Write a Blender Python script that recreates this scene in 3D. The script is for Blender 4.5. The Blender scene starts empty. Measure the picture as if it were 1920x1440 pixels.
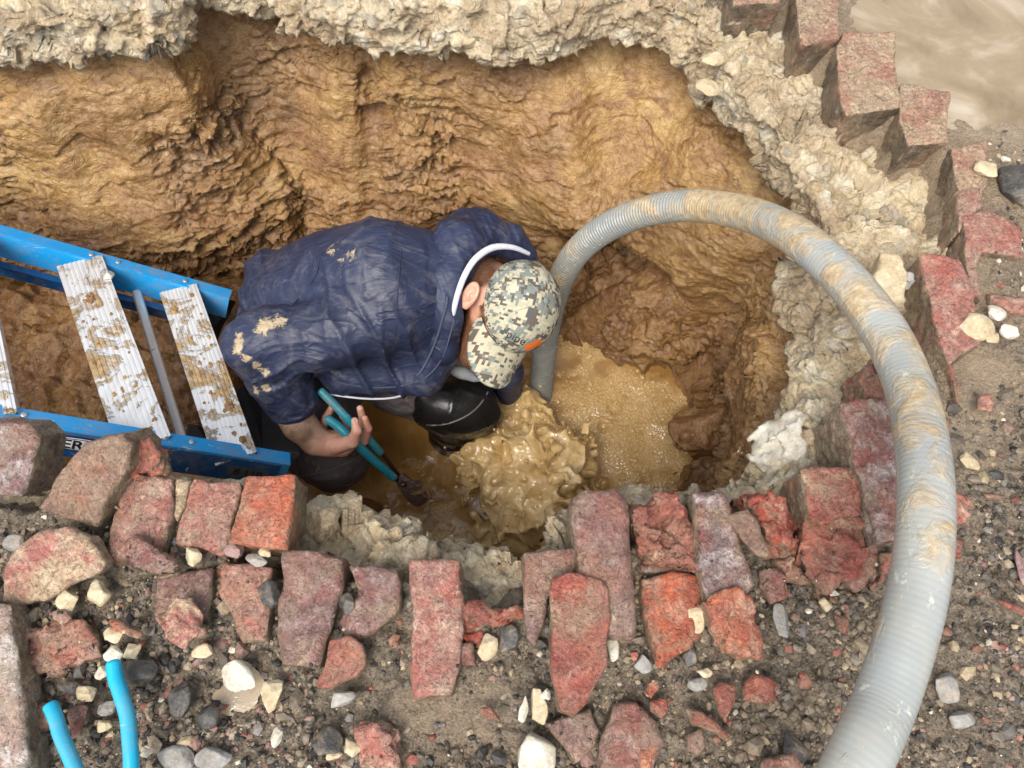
import bpy, bmesh, math, random
import numpy as np
from mathutils import Vector, Matrix

# ------------------------------------------------------------------ camera, sky, sun, exposure
scene = bpy.context.scene
COL = scene.collection
PITCH = math.radians(68.0)          # below the horizon
CAM_H = 1.30
FPX = 1450.0                        # focal length in photo pixels (1920 wide)
cd = bpy.data.cameras.new("camera"); cam = bpy.data.objects.new("camera", cd); COL.objects.link(cam)
cam.location = (0, 0, CAM_H); cam.rotation_euler = (math.pi/2 - PITCH, 0, 0)
cd.sensor_width = 36.0; cd.lens = 36.0*FPX/1920.0; cd.clip_start = 0.02; cd.clip_end = 500
scene.camera = cam
SUN_EL, SUN_AZ = math.radians(60), math.radians(205)
w = bpy.data.worlds.new("World"); scene.world = w; w.use_nodes = True
nt = w.node_tree; bg = nt.nodes["Background"]
sky = nt.nodes.new("ShaderNodeTexSky"); sky.sky_type = 'NISHITA'; sky.sun_disc = False
sky.sun_elevation = SUN_EL; sky.sun_rotation = SUN_AZ
sky.air_density = 1.0; sky.dust_density = 3.0; sky.ozone_density = 0.6
hs = nt.nodes.new('ShaderNodeHueSaturation'); hs.inputs['Saturation'].default_value = 0.38      # overcast: the blue is mostly gone
nt.links.new(sky.outputs[0], hs.inputs['Color']); nt.links.new(hs.outputs[0], bg.inputs[0]); bg.inputs[1].default_value = 0.125
sd = bpy.data.lights.new("sun", 'SUN'); so = bpy.data.objects.new("sun", sd); COL.objects.link(so)
sd.energy = 1.5; sd.angle = math.radians(34); sd.color = (1.0, 0.955, 0.90)
# direction from which the light comes
sdir = Vector((math.sin(SUN_AZ)*math.cos(SUN_EL), math.cos(SUN_AZ)*math.cos(SUN_EL), math.sin(SUN_EL)))
so.rotation_euler = sdir.to_track_quat('Z', 'Y').to_euler()
scene.view_settings.view_transform = 'Standard'; scene.view_settings.look = 'None'
scene.view_settings.gamma = 1.0; scene.view_settings.exposure = 1.0
scene.cycles.max_bounces = 8

# ------------------------------------------------------------------ helpers
CAMP = np.array([0, 0, CAM_H])
DV = np.array([0, math.cos(PITCH), -math.sin(PITCH)])
UPV = np.array([0, math.sin(PITCH), math.cos(PITCH)])
RV = np.array([1.0, 0, 0])
BV = -DV
def PD(u, v, D):
    return CAMP + D*(DV + (u-960)/FPX*RV + (720-v)/FPX*UPV)
def P(u, v, z=0.0):
    d = DV + (u-960)/FPX*RV + (720-v)/FPX*UPV
    return CAMP + (z-CAM_H)/d[2]*d
def CV(x, y, z): return x*RV + y*UPV + z*BV
def nrm(a):
    a = np.asarray(a, float); return a/max(np.linalg.norm(a), 1e-9)
RNG = np.random.default_rng(7)

def _h(ix, iy, iz, seed):
    h = (ix*374761393 + iy*668265263 + iz*2147483647 + seed*1274126177) & 0xffffffff
    h = ((h ^ (h >> 13))*1274126177) & 0xffffffff
    h = ((h ^ (h >> 16))*2246822519) & 0xffffffff
    return ((h ^ (h >> 15)) & 0xffffff)/float(0xffffff)
def vn(p, seed=0):                       # value noise in -1..1
    f = np.floor(p); t = p-f; i = f.astype(np.int64); t = t*t*t*(t*(t*6-15)+10)
    x, y, z = i[:, 0], i[:, 1], i[:, 2]; tx, ty, tz = t[:, 0], t[:, 1], t[:, 2]
    def H(a, b, c): return _h(x+a, y+b, z+c, seed)
    x00 = H(0,0,0)*(1-tx)+H(1,0,0)*tx; x10 = H(0,1,0)*(1-tx)+H(1,1,0)*tx
    x01 = H(0,0,1)*(1-tx)+H(1,0,1)*tx; x11 = H(0,1,1)*(1-tx)+H(1,1,1)*tx
    a = x00*(1-ty)+x10*ty; b = x01*(1-ty)+x11*ty
    return (a*(1-tz)+b*tz)*2-1
def fbm(p, freq, octv=4, gain=0.5, seed=0, ridge=False):
    s = np.zeros(len(p)); a = 1.0; tot = 0
    q = np.asarray(p)*freq
    for o in range(octv):
        n = vn(q+17.3*o, seed+o*31)
        if ridge: n = 1-2*np.abs(n)
        s += a*n; tot += a; a *= gain; q = q*2.03
    return s/tot
def worley(p, freq, seed=0, jit=1.0):    # F1, F2, cell id
    q = np.asarray(p)*freq; f = np.floor(q).astype(np.int64)
    F1 = np.full(len(q), 9.0); F2 = np.full(len(q), 9.0); cid = np.zeros(len(q))
    for dx in (-1, 0, 1):
        for dy in (-1, 0, 1):
            for dz in (-1, 0, 1):
                x, y, z = f[:, 0]+dx, f[:, 1]+dy, f[:, 2]+dz
                c = np.stack([x+_h(x, y, z, seed)*jit, y+_h(x, y, z, seed+7)*jit, z+_h(x, y, z, seed+13)*jit], 1)
                d = np.linalg.norm(q-c, axis=1); m = d < F1
                F2 = np.where(m, F1, np.minimum(F2, d)); F1 = np.where(m, d, F1)
                cid = np.where(m, _h(x, y, z, seed+19), cid)
    return F1, F2, cid

def facets(p, freq, seed=0, tilt=1.0):   # broken planes: every cell is a tilted flat patch, -1..1
    q = np.asarray(p)*freq; f = np.floor(q).astype(np.int64); F1 = np.full(len(q), 9.0); out = np.zeros(len(q))
    for dx in (-1, 0, 1):
        for dy in (-1, 0, 1):
            for dz in (-1, 0, 1):
                x, y, z = f[:, 0]+dx, f[:, 1]+dy, f[:, 2]+dz
                c = np.stack([x+_h(x, y, z, seed), y+_h(x, y, z, seed+7), z+_h(x, y, z, seed+13)], 1); r = q-c
                d = (r*r).sum(1); m = d < F1; F1 = np.where(m, d, F1)
                v = (_h(x, y, z, seed+19)-.5)+tilt*((_h(x, y, z, seed+23)-.5)*r[:, 0]+(_h(x, y, z, seed+29)-.5)*r[:, 1]+(_h(x, y, z, seed+31)-.5)*r[:, 2])
                out = np.where(m, v, out)
    return out

def mesh_np(name, V, F, smooth=True):
    """V (n,3); F (m,k) quads or triangles"""
    me = bpy.data.meshes.new(name); V = np.asarray(V, np.float32); F = np.asarray(F, np.int32)
    k = F.shape[1]; me.vertices.add(len(V)); me.vertices.foreach_set('co', V.ravel())
    me.loops.add(F.size); me.loops.foreach_set('vertex_index', F.ravel())
    me.polygons.add(len(F)); me.polygons.foreach_set('loop_start', np.arange(len(F), dtype=np.int32)*k)
    me.polygons.foreach_set('use_smooth', np.full(len(F), smooth, dtype=bool))
    me.update(calc_edges=True); me.validate(); return me
def obj(name, me, mat=None, parent=None, label=None, cat=None, group=None, kind=None):
    o = bpy.data.objects.new(name, me); COL.objects.link(o)
    if me is not None and mat is not None:
        if isinstance(mat, (list, tuple)):
            for m in mat: me.materials.append(m)
        elif len(me.materials) == 0: me.materials.append(mat)
    if parent is not None: o.parent = parent
    tag(o, label, cat, group, kind); return o
def tag(o, label=None, cat=None, group=None, kind=None):
    if label: o['label'] = label
    if cat: o['category'] = cat
    if group: o['group'] = group
    if kind: o['kind'] = kind
def recenter(me, c):
    n = len(me.vertices); a = np.empty(n*3, np.float32); me.vertices.foreach_get('co', a)
    a = a.reshape(-1, 3)-np.asarray(c, np.float32); me.vertices.foreach_set('co', a.ravel()); me.update()
def gridF(nu, nv, closed_u=False):
    """faces of an nu x nv vertex grid, index = iu*nv+iv"""
    iu = np.arange(nu if closed_u else nu-1); iv = np.arange(nv-1)
    A, B = np.meshgrid(iu, iv, indexing='ij'); A2 = (A+1) % nu
    return np.stack([A*nv+B, A2*nv+B, A2*nv+B+1, A*nv+B+1], -1).reshape(-1, 4)
def catmull(pts, n, closed=False):
    pts = np.asarray(pts, float); m = len(pts)
    if closed: idx = np.arange(n)/n*m
    else: idx = np.linspace(0, m-1, n)
    i = np.floor(idx).astype(int); t = (idx-i)[:, None]
    if not closed: i = np.minimum(i, m-2); t = (idx-i)[:, None]
    g = (lambda k: pts[(i+k) % m]) if closed else (lambda k: pts[np.clip(i+k, 0, m-1)])
    p0, p1, p2, p3 = g(-1), g(0), g(1), g(2)
    return 0.5*((2*p1)+(-p0+p2)*t+(2*p0-5*p1+4*p2-p3)*t*t+(-p0+3*p1-3*p2+p3)*t**3)
def resample(pts, n, closed=False):
    pts = np.asarray(pts, float)
    q = np.vstack([pts, pts[:1]]) if closed else pts
    s = np.r_[0, np.cumsum(np.linalg.norm(np.diff(q[:, :3], axis=0), axis=1))]
    t = np.linspace(0, s[-1], n, endpoint=not closed)
    return np.stack([np.interp(t, s, q[:, k]) for k in range(q.shape[1])], 1)
def poly_sdf(x, y, poly):                # negative inside
    poly = np.asarray(poly, float)[:, :2]; n = len(poly); d = np.full(x.shape, 1e9); s = np.ones(x.shape)
    j = n-1
    for i in range(n):
        ex, ey = poly[j]-poly[i]; wx, wy = x-poly[i, 0], y-poly[i, 1]
        t = np.clip((wx*ex+wy*ey)/(ex*ex+ey*ey+1e-12), 0, 1)
        d = np.minimum(d, (wx-ex*t)**2+(wy-ey*t)**2)
        c1 = y >= poly[i, 1]; c2 = y < poly[j, 1]; c3 = ex*wy > ey*wx
        flip = (c1 & c2 & c3) | (~c1 & ~c2 & ~c3); s = np.where(flip, -s, s); j = i
    return s*np.sqrt(d)

def surfnet(f, lo, hi, h, block=24):
    """f(P)->signed distance (negative inside); surface nets on a sparse set of blocks"""
    lo = np.asarray(lo, float); hi = np.asarray(hi, float)
    n = np.ceil((hi-lo)/h).astype(int)+2
    nb = np.ceil(n/block).astype(int); n = nb*block+1
    F = np.full(n, 1.0, np.float32)
    cs = block*h
    bi = np.stack(np.meshgrid(*[np.arange(k) for k in nb], indexing='ij'), -1).reshape(-1, 3)
    cen = lo+(bi+0.5)*cs; dc = f(cen); keep = np.abs(dc) < cs*0.9+0.035
    F[:] = 1.0
    ax = np.arange(block+1)
    gx, gy, gz = np.meshgrid(ax, ax, ax, indexing='ij'); loc = np.stack([gx, gy, gz], -1).reshape(-1, 3)
    for b, k, d in zip(bi, keep, dc):
        sl = tuple(slice(b[i]*block, b[i]*block+block+1) for i in range(3))
        if k: F[sl] = f(lo+(loc+b*block)*h).reshape(block+1, block+1, block+1)
        elif d < 0: F[sl] = np.where(F[sl] == 1.0, -1.0, F[sl])
    S = F < 0
    # edge crossings accumulate in cells
    N = np.array(F.shape)
    cnt = np.zeros(N, np.float32); acc = np.zeros((3,)+tuple(N), np.float32)
    quads = []
    for a in range(3):
        s0 = [slice(None)]*3; s1 = [slice(None)]*3; s0[a] = slice(0, -1); s1[a] = slice(1, None)
        s0, s1 = tuple(s0), tuple(s1)
        cr = np.argwhere(S[s0] != S[s1])
        if len(cr) == 0: continue
        f0 = F[tuple(cr.T)]; c1 = cr.copy(); c1[:, a] += 1; f1 = F[tuple(c1.T)]
        t = f0/(f0-f1); p = cr.astype(float); p[:, a] += t
        b, c = (a+1) % 3, (a+2) % 3
        ok = (cr[:, b] > 0) & (cr[:, c] > 0)
        cr, p, f0 = cr[ok], p[ok], f0[ok]
        cells = []
        for db, dcc in ((0, 0), (1, 0), (1, 1), (0, 1)):
            q = cr.copy(); q[:, b] -= db; q[:, c] -= dcc; cells.append(q)
            np.add.at(cnt, tuple(q.T), 1)
            for k in range(3): np.add.at(acc[k], tuple(q.T), p[:, k])
        C = np.stack(cells, 1); fl = f0 > 0; C[fl] = C[fl][:, ::-1]; quads.append(C)
    if not quads: return np.zeros((0, 3)), np.zeros((0, 4), int)
    Q = np.concatenate(quads); used = np.argwhere(cnt > 0); ids = np.full(N, -1, np.int64)
    ids[tuple(used.T)] = np.arange(len(used))
    V = np.stack([acc[k][tuple(used.T)]/cnt[tuple(used.T)] for k in range(3)], 1)*h+lo
    return V, ids[Q[..., 0], Q[..., 1], Q[..., 2]]
def smin(a, b, k):
    h = np.clip(0.5+0.5*(b-a)/k, 0, 1); return b*(1-h)+a*h-k*h*(1-h)
def smax(a, b, k): return -smin(-a, -b, k)
def cap(p, a, b, ra, rb):                # tapered capsule
    a = np.asarray(a); b = np.asarray(b); ab = b-a
    t = np.clip(((p-a)@ab)/(ab@ab), 0, 1); return np.linalg.norm(p-a-t[:, None]*ab, axis=1)-(ra+(rb-ra)*t)
def ell(p, c, R, r):                     # ellipsoid: rows of R are axes
    q = ((p-np.asarray(c))@np.asarray(R).T)/np.asarray(r); k = np.linalg.norm(q, axis=1)
    k2 = np.linalg.norm(q/np.asarray(r), axis=1); return k*(k-1)/np.maximum(k2, 1e-6)
def frame_xyz(z, xh=(1, 0, 0)):
    z = nrm(z); x = np.asarray(xh, float); x = nrm(x-z*(x@z)); y = np.cross(z, x); return np.array([x, y, z])
def tube(path, radii, nseg=16, cap_ends=True):
    path = np.asarray(path, float); n = len(path); radii = np.broadcast_to(radii, (n,))
    T = np.gradient(path, axis=0); T /= np.linalg.norm(T, axis=1)[:, None]
    Nn = np.zeros_like(path); u = np.cross(T[0], [0.3, 0.2, 1.0]); Nn[0] = nrm(u)
    for i in range(1, n):
        v = Nn[i-1]-T[i]*(Nn[i-1]@T[i]); Nn[i] = nrm(v)
    B = np.cross(T, Nn); a = np.arange(nseg)/nseg*2*math.pi
    V = path[:, None]+radii[:, None, None]*(np.cos(a)[None, :, None]*Nn[:, None]+np.sin(a)[None, :, None]*B[:, None])
    i = np.arange(n-1)[:, None]*nseg; j = np.arange(nseg)[None]; j2 = (j+1) % nseg
    F = np.stack([i+j, i+j2, i+nseg+j2, i+nseg+j], -1).reshape(-1, 4)
    V = V.reshape(-1, 3)
    if cap_ends:
        c0, c1 = len(V), len(V)+1; V = np.vstack([V, path[:1], path[-1:]])
        k = np.arange(nseg); k2 = (k+1) % nseg
        F = np.vstack([F, np.stack([np.full(nseg, c0), k2, k, np.full(nseg, c0)], 1)[:, :4],
                       np.stack([np.full(nseg, c1), (n-1)*nseg+k, (n-1)*nseg+k2, np.full(nseg, c1)], 1)])
    return V, F
def mesh_mixed(name, V, F, smooth=True):
    """quads whose last index repeats the first are triangles"""
    me = bpy.data.meshes.new(name)
    me.from_pydata([tuple(v) for v in V], [], [tuple(f[:3]) if f[0] == f[3] else tuple(f) for f in F.tolist()])
    me.polygons.foreach_set('use_smooth', np.full(len(me.polygons), smooth, dtype=bool)); me.update(); return me
def boxes_mesh(name, items, bevel=0.0, seg=2):
    """items: list of (origin, X, Y, Z vectors) full-extent boxes; bevelled"""
    bm = bmesh.new()
    for o, X, Y, Z in items:
        o, X, Y, Z = [np.asarray(k, float) for k in (o, X, Y, Z)]
        if np.dot(np.cross(X, Y), Z) < 0: X, Y = Y, X
        vs = [bm.verts.new(o+a*X+b*Y+c*Z) for a in (0, 1) for b in (0, 1) for c in (0, 1)]
        for f in ((0,1,3,2), (4,6,7,5), (0,4,5,1), (2,3,7,6), (0,2,6,4), (1,5,7,3)): bm.faces.new([vs[k] for k in f])
    bmesh.ops.recalc_face_normals(bm, faces=bm.faces)
    if bevel > 0: bmesh.ops.bevel(bm, geom=list(bm.edges), offset=bevel, segments=seg, affect='EDGES', profile=0.6)
    me = bpy.data.meshes.new(name); bm.to_mesh(me); bm.free(); return me

# ------------------------------------------------------------------ materials
class NB:
    def __init__(s, name):
        s.m = bpy.data.materials.new(name); s.m.use_nodes = True; s.t = s.m.node_tree
        s.b = s.t.nodes['Principled BSDF']; s.co = None
    def n(s, typ, **kw):
        x = s.t.nodes.new(typ)
        for k, v in kw.items():
            if isinstance(k, str) and k.startswith('i_'): x.inputs[k[2:]].default_value = v
            else: setattr(x, k, v)
        return x
    def l(s, a, b): s.t.links.new(a, b)
    def coords(s, rand=True):
        if s.co is None:
            tc = s.n('ShaderNodeTexCoord')
            if rand:
                oi = s.n('ShaderNodeObjectInfo'); mu = s.n('ShaderNodeVectorMath', operation='SCALE'); mu.inputs[0].default_value = (31.0, 17.0, 23.0)
                s.l(oi.outputs['Random'], mu.inputs['Scale']); ad = s.n('ShaderNodeVectorMath', operation='ADD')
                s.l(tc.outputs['Object'], ad.inputs[0]); s.l(mu.outputs[0], ad.inputs[1]); s.co = ad.outputs[0]
            else: s.co = tc.outputs['Object']
        return s.co
    def noise(s, scale, detail=4, rough=0.55, dist=0.0, stretch=None, off=0):
        t = s.n('ShaderNodeTexNoise'); t.inputs['Scale'].default_value = scale; t.inputs['Detail'].default_value = detail
        t.inputs['Roughness'].default_value = rough; t.inputs['Distortion'].default_value = dist
        src = s.coords()
        if stretch or off:
            mp = s.n('ShaderNodeMapping'); mp.inputs['Scale'].default_value = stretch or (1, 1, 1); mp.inputs['Location'].default_value = (off, off*.7, off*1.3)
            s.l(src, mp.inputs['Vector']); src = mp.outputs[0]
        s.l(src, t.inputs['Vector']); return t.outputs['Fac']
    def vor(s, scale, feature='F1', out='Distance', rnd=1.0, stretch=None):
        t = s.n('ShaderNodeTexVoronoi', feature=feature); t.inputs['Scale'].default_value = scale; t.inputs['Randomness'].default_value = rnd
        src = s.coords()
        if stretch:
            mp = s.n('ShaderNodeMapping'); mp.inputs['Scale'].default_value = stretch; s.l(src, mp.inputs['Vector']); src = mp.outputs[0]
        s.l(src, t.inputs['Vector']); return t.outputs[out]
    def ramp(s, fac, stops, interp='LINEAR'):
        r = s.n('ShaderNodeValToRGB'); e = r.color_ramp; e.interpolation = interp
        while len(e.elements) > 1: e.elements.remove(e.elements[-1])
        for k, (p, c) in enumerate(stops):
            if not hasattr(c, '__len__'): c = (c, c, c)
            el = e.elements[0] if k == 0 else e.elements.new(p)
            el.position = p; el.color = (*c[:3], 1)
        s.l(fac, r.inputs[0]); return r.outputs[0]
    def mix(s, fac, a, b, mode='MIX'):
        x = s.n('ShaderNodeMix', data_type='RGBA', blend_type=mode)
        for v, k in ((fac, 0), (a, 6), (b, 7)):
            if hasattr(v, 'is_linked') or hasattr(v, 'node'): s.l(v, x.inputs[k])
            elif k == 0: x.inputs[0].default_value = v
            else: x.inputs[k].default_value = (*v[:3], 1)
        return x.outputs[2]
    def math(s, op, a, b=0.5, clamp=False):
        x = s.n('ShaderNodeMath', operation=op); x.use_clamp = clamp
        for k, v in enumerate((a, b)):
            if hasattr(v, 'node'): s.l(v, x.inputs[k])
            else: x.inputs[k].default_value = v
        return x.outputs[0]
    def bump(s, height, dist, strength=1.0, prev=None):
        b = s.n('ShaderNodeBump'); b.inputs['Distance'].default_value = dist; b.inputs['Strength'].default_value = strength
        s.l(height, b.inputs['Height'])
        if prev is not None: s.l(prev, b.inputs['Normal'])
        return b.outputs[0]
    def done(s, col=None, rough=None, nor=None, metal=None, spec=None, coat=None):
        def put(v, name):
            if v is None: return
            if hasattr(v, 'node'): s.l(v, s.b.inputs[name])
            elif hasattr(v, '__len__'): s.b.inputs[name].default_value = (*v[:3], 1)
            else: s.b.inputs[name].default_value = v
        put(col, 'Base Color'); put(rough, 'Roughness'); put(metal, 'Metallic'); put(spec, 'Specular IOR Level'); put(coat, 'Coat Weight')
        if nor is not None: s.l(nor, s.b.inputs['Normal'])
        return s.m
def srgb(r, g, b):
    f = lambda c: (c/255/12.92) if c/255 <= .04045 else ((c/255+.055)/1.055)**2.4
    return (f(r), f(g), f(b))

def mat_mud():
    m = NB('wet_clay')
    a = m.noise(2.6, 5, .6, .4); b = m.noise(11, 6, .65, .6, stretch=(1, 1, 2.2)); c = m.noise(55, 5, .6)
    col = m.ramp(a, [(.36, (.115, .044, .010)), (.47, (.24, .110, .024)), (.57, (.37, .20, .050)), (.72, (.56, .375, .145))])
    col = m.mix(m.ramp(b, [(.38, 1), (.5, 0)]), col, (.20, .085, .027))
    col = m.mix(m.ramp(b, [(.55, 0), (.72, .75)]), col, (.55, .37, .19))
    red = m.noise(4.5, 3, .5, off=9); col = m.mix(m.ramp(red, [(.52, 0), (.66, .6)]), col, (.20, .070, .024))
    gr = m.noise(5.5, 4, .6, off=21); col = m.mix(m.ramp(gr, [(.6, 0), (.74, .45)]), col, (.30, .24, .16))
    col = m.mix(.32, col, m.ramp(c, [(.3, (.14, .07, .025)), (.6, (.6, .42, .22))]))
    ge = m.n('ShaderNodeNewGeometry'); sz = m.n('ShaderNodeSeparateXYZ'); m.l(ge.outputs['Position'], sz.inputs[0])      # wet clay low down, darkened further to paint in the overhang's shade
    wet_shade = m.math('ADD', m.math('MULTIPLY', sz.outputs[2], -1.0), m.math('MULTIPLY', m.math('SUBTRACT', m.noise(5, 4, .6, off=51), .5), .7)); col = m.mix(m.ramp(wet_shade, [(.68, 0), (.92, .58)]), col, m.mix(1.0, col, (.50, .36, .26), 'MULTIPLY'))
    dist = m.n('ShaderNodeTexNoise'); dist.inputs['Scale'].default_value = 9; m.l(m.coords(), dist.inputs['Vector'])
    mp = m.n('ShaderNodeMix', data_type='RGBA'); mp.inputs[0].default_value = .12; m.l(m.coords(), mp.inputs[6]); m.l(dist.outputs['Color'], mp.inputs[7])
    sv = m.n('ShaderNodeMapping'); sv.inputs['Scale'].default_value = (1, 1, 2.1); m.l(mp.outputs[2], sv.inputs['Vector'])
    def V(scale):
        t = m.n('ShaderNodeTexVoronoi', feature='DISTANCE_TO_EDGE'); t.inputs['Scale'].default_value = scale; m.l(sv.outputs[0], t.inputs['Vector']); return t.outputs['Distance']
    v1 = m.ramp(V(42), [(0, 0), (.10, .8), (.4, 1)]); v2 = m.ramp(V(105), [(0, 0), (.2, 1)])
    ridg = m.noise(30, 6, .7, 1.2, stretch=(1, 1, 1.8))
    n1 = m.bump(ridg, .006, .8); n2 = m.bump(v1, .0022, .6, n1); n3 = m.bump(v2, .0010, .4, n2); n4 = m.bump(m.noise(260, 4, .7), .0015, .6, n3)
    ro = m.ramp(m.noise(14, 4, .6, off=4), [(.35, .22), (.65, .48)])
    return m.done(col, ro, n4, spec=.55)
def mat_concrete():
    m = NB('broken_concrete')
    a = m.noise(5, 5, .6, .3); cell = m.vor(26, out='Color'); ce = m.vor(26, 'DISTANCE_TO_EDGE')
    col = m.ramp(a, [(.3, (.42, .27, .105)), (.5, (.64, .48, .26)), (.7, (.80, .68, .46))])
    sep = m.n('ShaderNodeSeparateColor'); m.l(cell, sep.inputs[0])
    st = m.ramp(sep.outputs[0], [(0, (.36, .32, .25)), (.14, (.70, .60, .40)), (.42, (.86, .80, .64)), (.66, (.46, .36, .21)), (.8, (.70, .50, .32)), (.93, (.28, .25, .21))], 'CONSTANT')
    col = m.mix(m.math('MULTIPLY', m.ramp(sep.outputs[1], [(.35, 0), (.45, .75)]), m.ramp(ce, [(.02, 0), (.08, 1)])), col, st)
    yel = m.noise(9, 5, .65, off=6); col = m.mix(m.ramp(yel, [(.44, 0), (.58, .85)]), col, (.36, .215, .08)); col = m.mix(m.ramp(m.noise(3.2, 5, .7, .5, off=44), [(.54, 0), (.66, .5)]), col, (.33, .225, .12))
    col = m.mix(.35, col, m.ramp(m.noise(120, 4, .7), [(.3, (.25, .2, .13)), (.65, (.85, .78, .62))]))
    n1 = m.bump(m.noise(24, 7, .7, .6), .022, 1.0); n2 = m.bump(m.ramp(ce, [(0, 0), (.12, 1)]), .004, .6, n1)
    n3 = m.bump(m.noise(210, 4, .7), .0016, .7, n2)
    return m.done(col, m.ramp(a, [(.3, .62), (.7, .42)]), n3)
def mat_ground():
    m = NB('wet_grit')
    at = m.n('ShaderNodeAttribute', attribute_name='wet')           # how muddy a patch is
    a = m.noise(7, 6, .65, .5); f = m.noise(70, 6, .75); g = m.noise(240, 3, .7)
    tan = m.ramp(a, [(.3, (.25, .17, .095)), (.55, (.40, .29, .175)), (.75, (.54, .43, .285))])
    dark = m.ramp(f, [(.36, (.018, .015, .012)), (.48, (.10, .08, .055)), (.58, (.28, .21, .14)), (.70, (.46, .37, .26))])
    fac = m.math('ADD', m.math('SUBTRACT', at.outputs['Fac'], .12), m.math('MULTIPLY', m.math('SUBTRACT', m.noise(16, 6, .7, off=3), .5), 2.4), True)
    col = m.mix(fac, dark, tan)
    col = m.mix(.35, col, m.ramp(g, [(.32, (.04, .03, .025)), (.66, (.62, .5, .36))]))
    n1 = m.bump(f, .014, .9); n2 = m.bump(g, .004, .8, n1)
    ro = m.ramp(m.noise(10, 3, .5, off=2), [(.35, .14), (.7, .45)])
    return m.done(col, ro, n2)
def mat_brick(name, core, skin, wear, wearamt=.45, rough=(.3, .6), side=(.33, .26, .16)):
    """core: raw fired clay, skin: the darker worn face, wear: pale scraped patches, side: cement-smeared flanks"""
    m = NB(name)
    a = m.noise(9, 5, .6, .5); b = m.noise(32, 5, .65, .4, off=5); c = m.noise(150, 4, .7)
    col = m.mix(m.ramp(a, [(.42, 0), (.56, 1)]), core, skin)
    col = m.mix(m.ramp(b, [(.47, 0), (.70, wearamt)]), col, wear); col = m.mix(m.ramp(m.noise(11, 6, .7, .8, off=61), [(.50, 0), (.62, .6)]), col, (.30, .215, .135)); col = m.mix(m.ramp(m.noise(5, 5, .65, .4, off=41), [(.45, 0), (.65, .35)]), col, (.40, .29, .18))
    col = m.mix(m.ramp(m.noise(17, 6, .7, 1.0, off=11), [(.6, 0), (.68, .65)]), col, (.50, .38, .23))
    col = m.mix(.30, col, m.mix(1.0, col, m.ramp(c, [(.3, .15), (.5, .9), (.68, 2.4)]), 'MULTIPLY'))
    ge = m.n('ShaderNodeNewGeometry'); sx = m.n('ShaderNodeSeparateXYZ'); m.l(ge.outputs['Normal'], sx.inputs[0])
    sid = m.math('MULTIPLY', m.ramp(m.math('ABSOLUTE', sx.outputs[2]), [(.35, 1), (.6, 0)]), m.ramp(m.noise(14, 4, .6, off=2), [(.35, .25), (.55, .95)]))
    col = m.mix(sid, col, m.ramp(m.noise(40, 5, .7, off=8), [(.35, (.09, .065, .04)), (.6, side), (.75, (.55, .48, .36))]))
    n1 = m.bump(m.noise(38, 7, .72, .8), .011, .9); n2 = m.bump(c, .0030, .9, n1)
    ck = m.noise(26, 4, .6, 2.2, off=33); ck = m.ramp(m.math('ABSOLUTE', m.math('SUBTRACT', ck, .5)), [(0, 0), (.022, 1)]); n2 = m.bump(ck, .0022, .6, n2)
    pit = m.ramp(m.vor(85), [(.10, 0), (.22, 1)]); n2 = m.bump(pit, .0015, .5, n2); col = m.mix(m.math('MULTIPLY', m.math('SUBTRACT', 1.0, m.math('MULTIPLY', ck, pit)), .55), col, (.07, .035, .028))
    n2 = m.bump(m.noise(420, 2, .6), .0008, .6, n2)
    ro = m.ramp(m.noise(12, 4, .6, off=7), [(.35, rough[0]), (.65, rough[1])])
    return m.done(col, ro, n2, spec=.6)
def mat_rock(name, c1, c2, c3, rough=.55):
    m = NB(name); a = m.noise(22, 5, .65, .5); c = m.noise(160, 4, .7)
    col = m.ramp(a, [(.3, c1), (.5, c2), (.68, c3)]); col = m.mix(m.ramp(m.noise(30, 5, .7, .6, off=3), [(.52, 0), (.66, .7)]), col, (.34, .25, .15)); col = m.mix(.25, col, m.ramp(c, [(.3, [k*.35 for k in c1]), (.65, [min(1, k*1.3) for k in c3])]))
    n1 = m.bump(m.noise(60, 6, .7), .004, .8); n2 = m.bump(c, .0012, .7, n1)
    return m.done(col, rough, n2)
def mat_water():
    m = NB('muddy_water')
    a = m.noise(5, 4, .6, 1.2); f = m.noise(10, 5, .65, 2.0, off=3)
    col = m.ramp(a, [(.3, (.25, .125, .034)), (.6, (.38, .21, .065)), (.8, (.48, .30, .11))])
    at = m.n('ShaderNodeAttribute', attribute_name='foam')
    v = m.vor(95, 'F1'); v2 = m.vor(210, 'F1')
    ff = m.math('ADD', at.outputs['Fac'], m.math('MULTIPLY', m.math('SUBTRACT', f, .5), 2.2), True)
    col = m.mix(m.math('MULTIPLY', ff, .8), col, m.ramp(v, [(.1, (.70, .50, .24)), (.6, (.56, .37, .15))]))
    bubble = m.math('MULTIPLY', m.math('SUBTRACT', 1.0, v), ff); bub2 = m.math('MULTIPLY', m.math('SUBTRACT', 1.0, v2), ff)
    n1 = m.bump(m.noise(16, 4, .6, .8), .004, .7); n2 = m.bump(bubble, .0035, .7, n1); n3 = m.bump(bub2, .0005, .5, n2)
    return m.done(col, .07, n3, spec=.5)
def mat_splash():
    m = NB('churned_water'); a = m.noise(9, 5, .6, .8)
    col = m.ramp(a, [(.3, (.58, .37, .14)), (.55, (.76, .54, .25)), (.75, (.84, .68, .40))])
    n1 = m.bump(m.noise(30, 3, .5, 1.5), .006, .6); n2 = m.bump(m.vor(90), .003, .3, n1)
    m.b.inputs['Subsurface Weight'].default_value = .15; m.b.inputs['Subsurface Radius'].default_value = (.02, .012, .005); m.b.inputs['Subsurface Scale'].default_value = 1.0
    return m.done(col, .07, n2, spec=.7)
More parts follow.
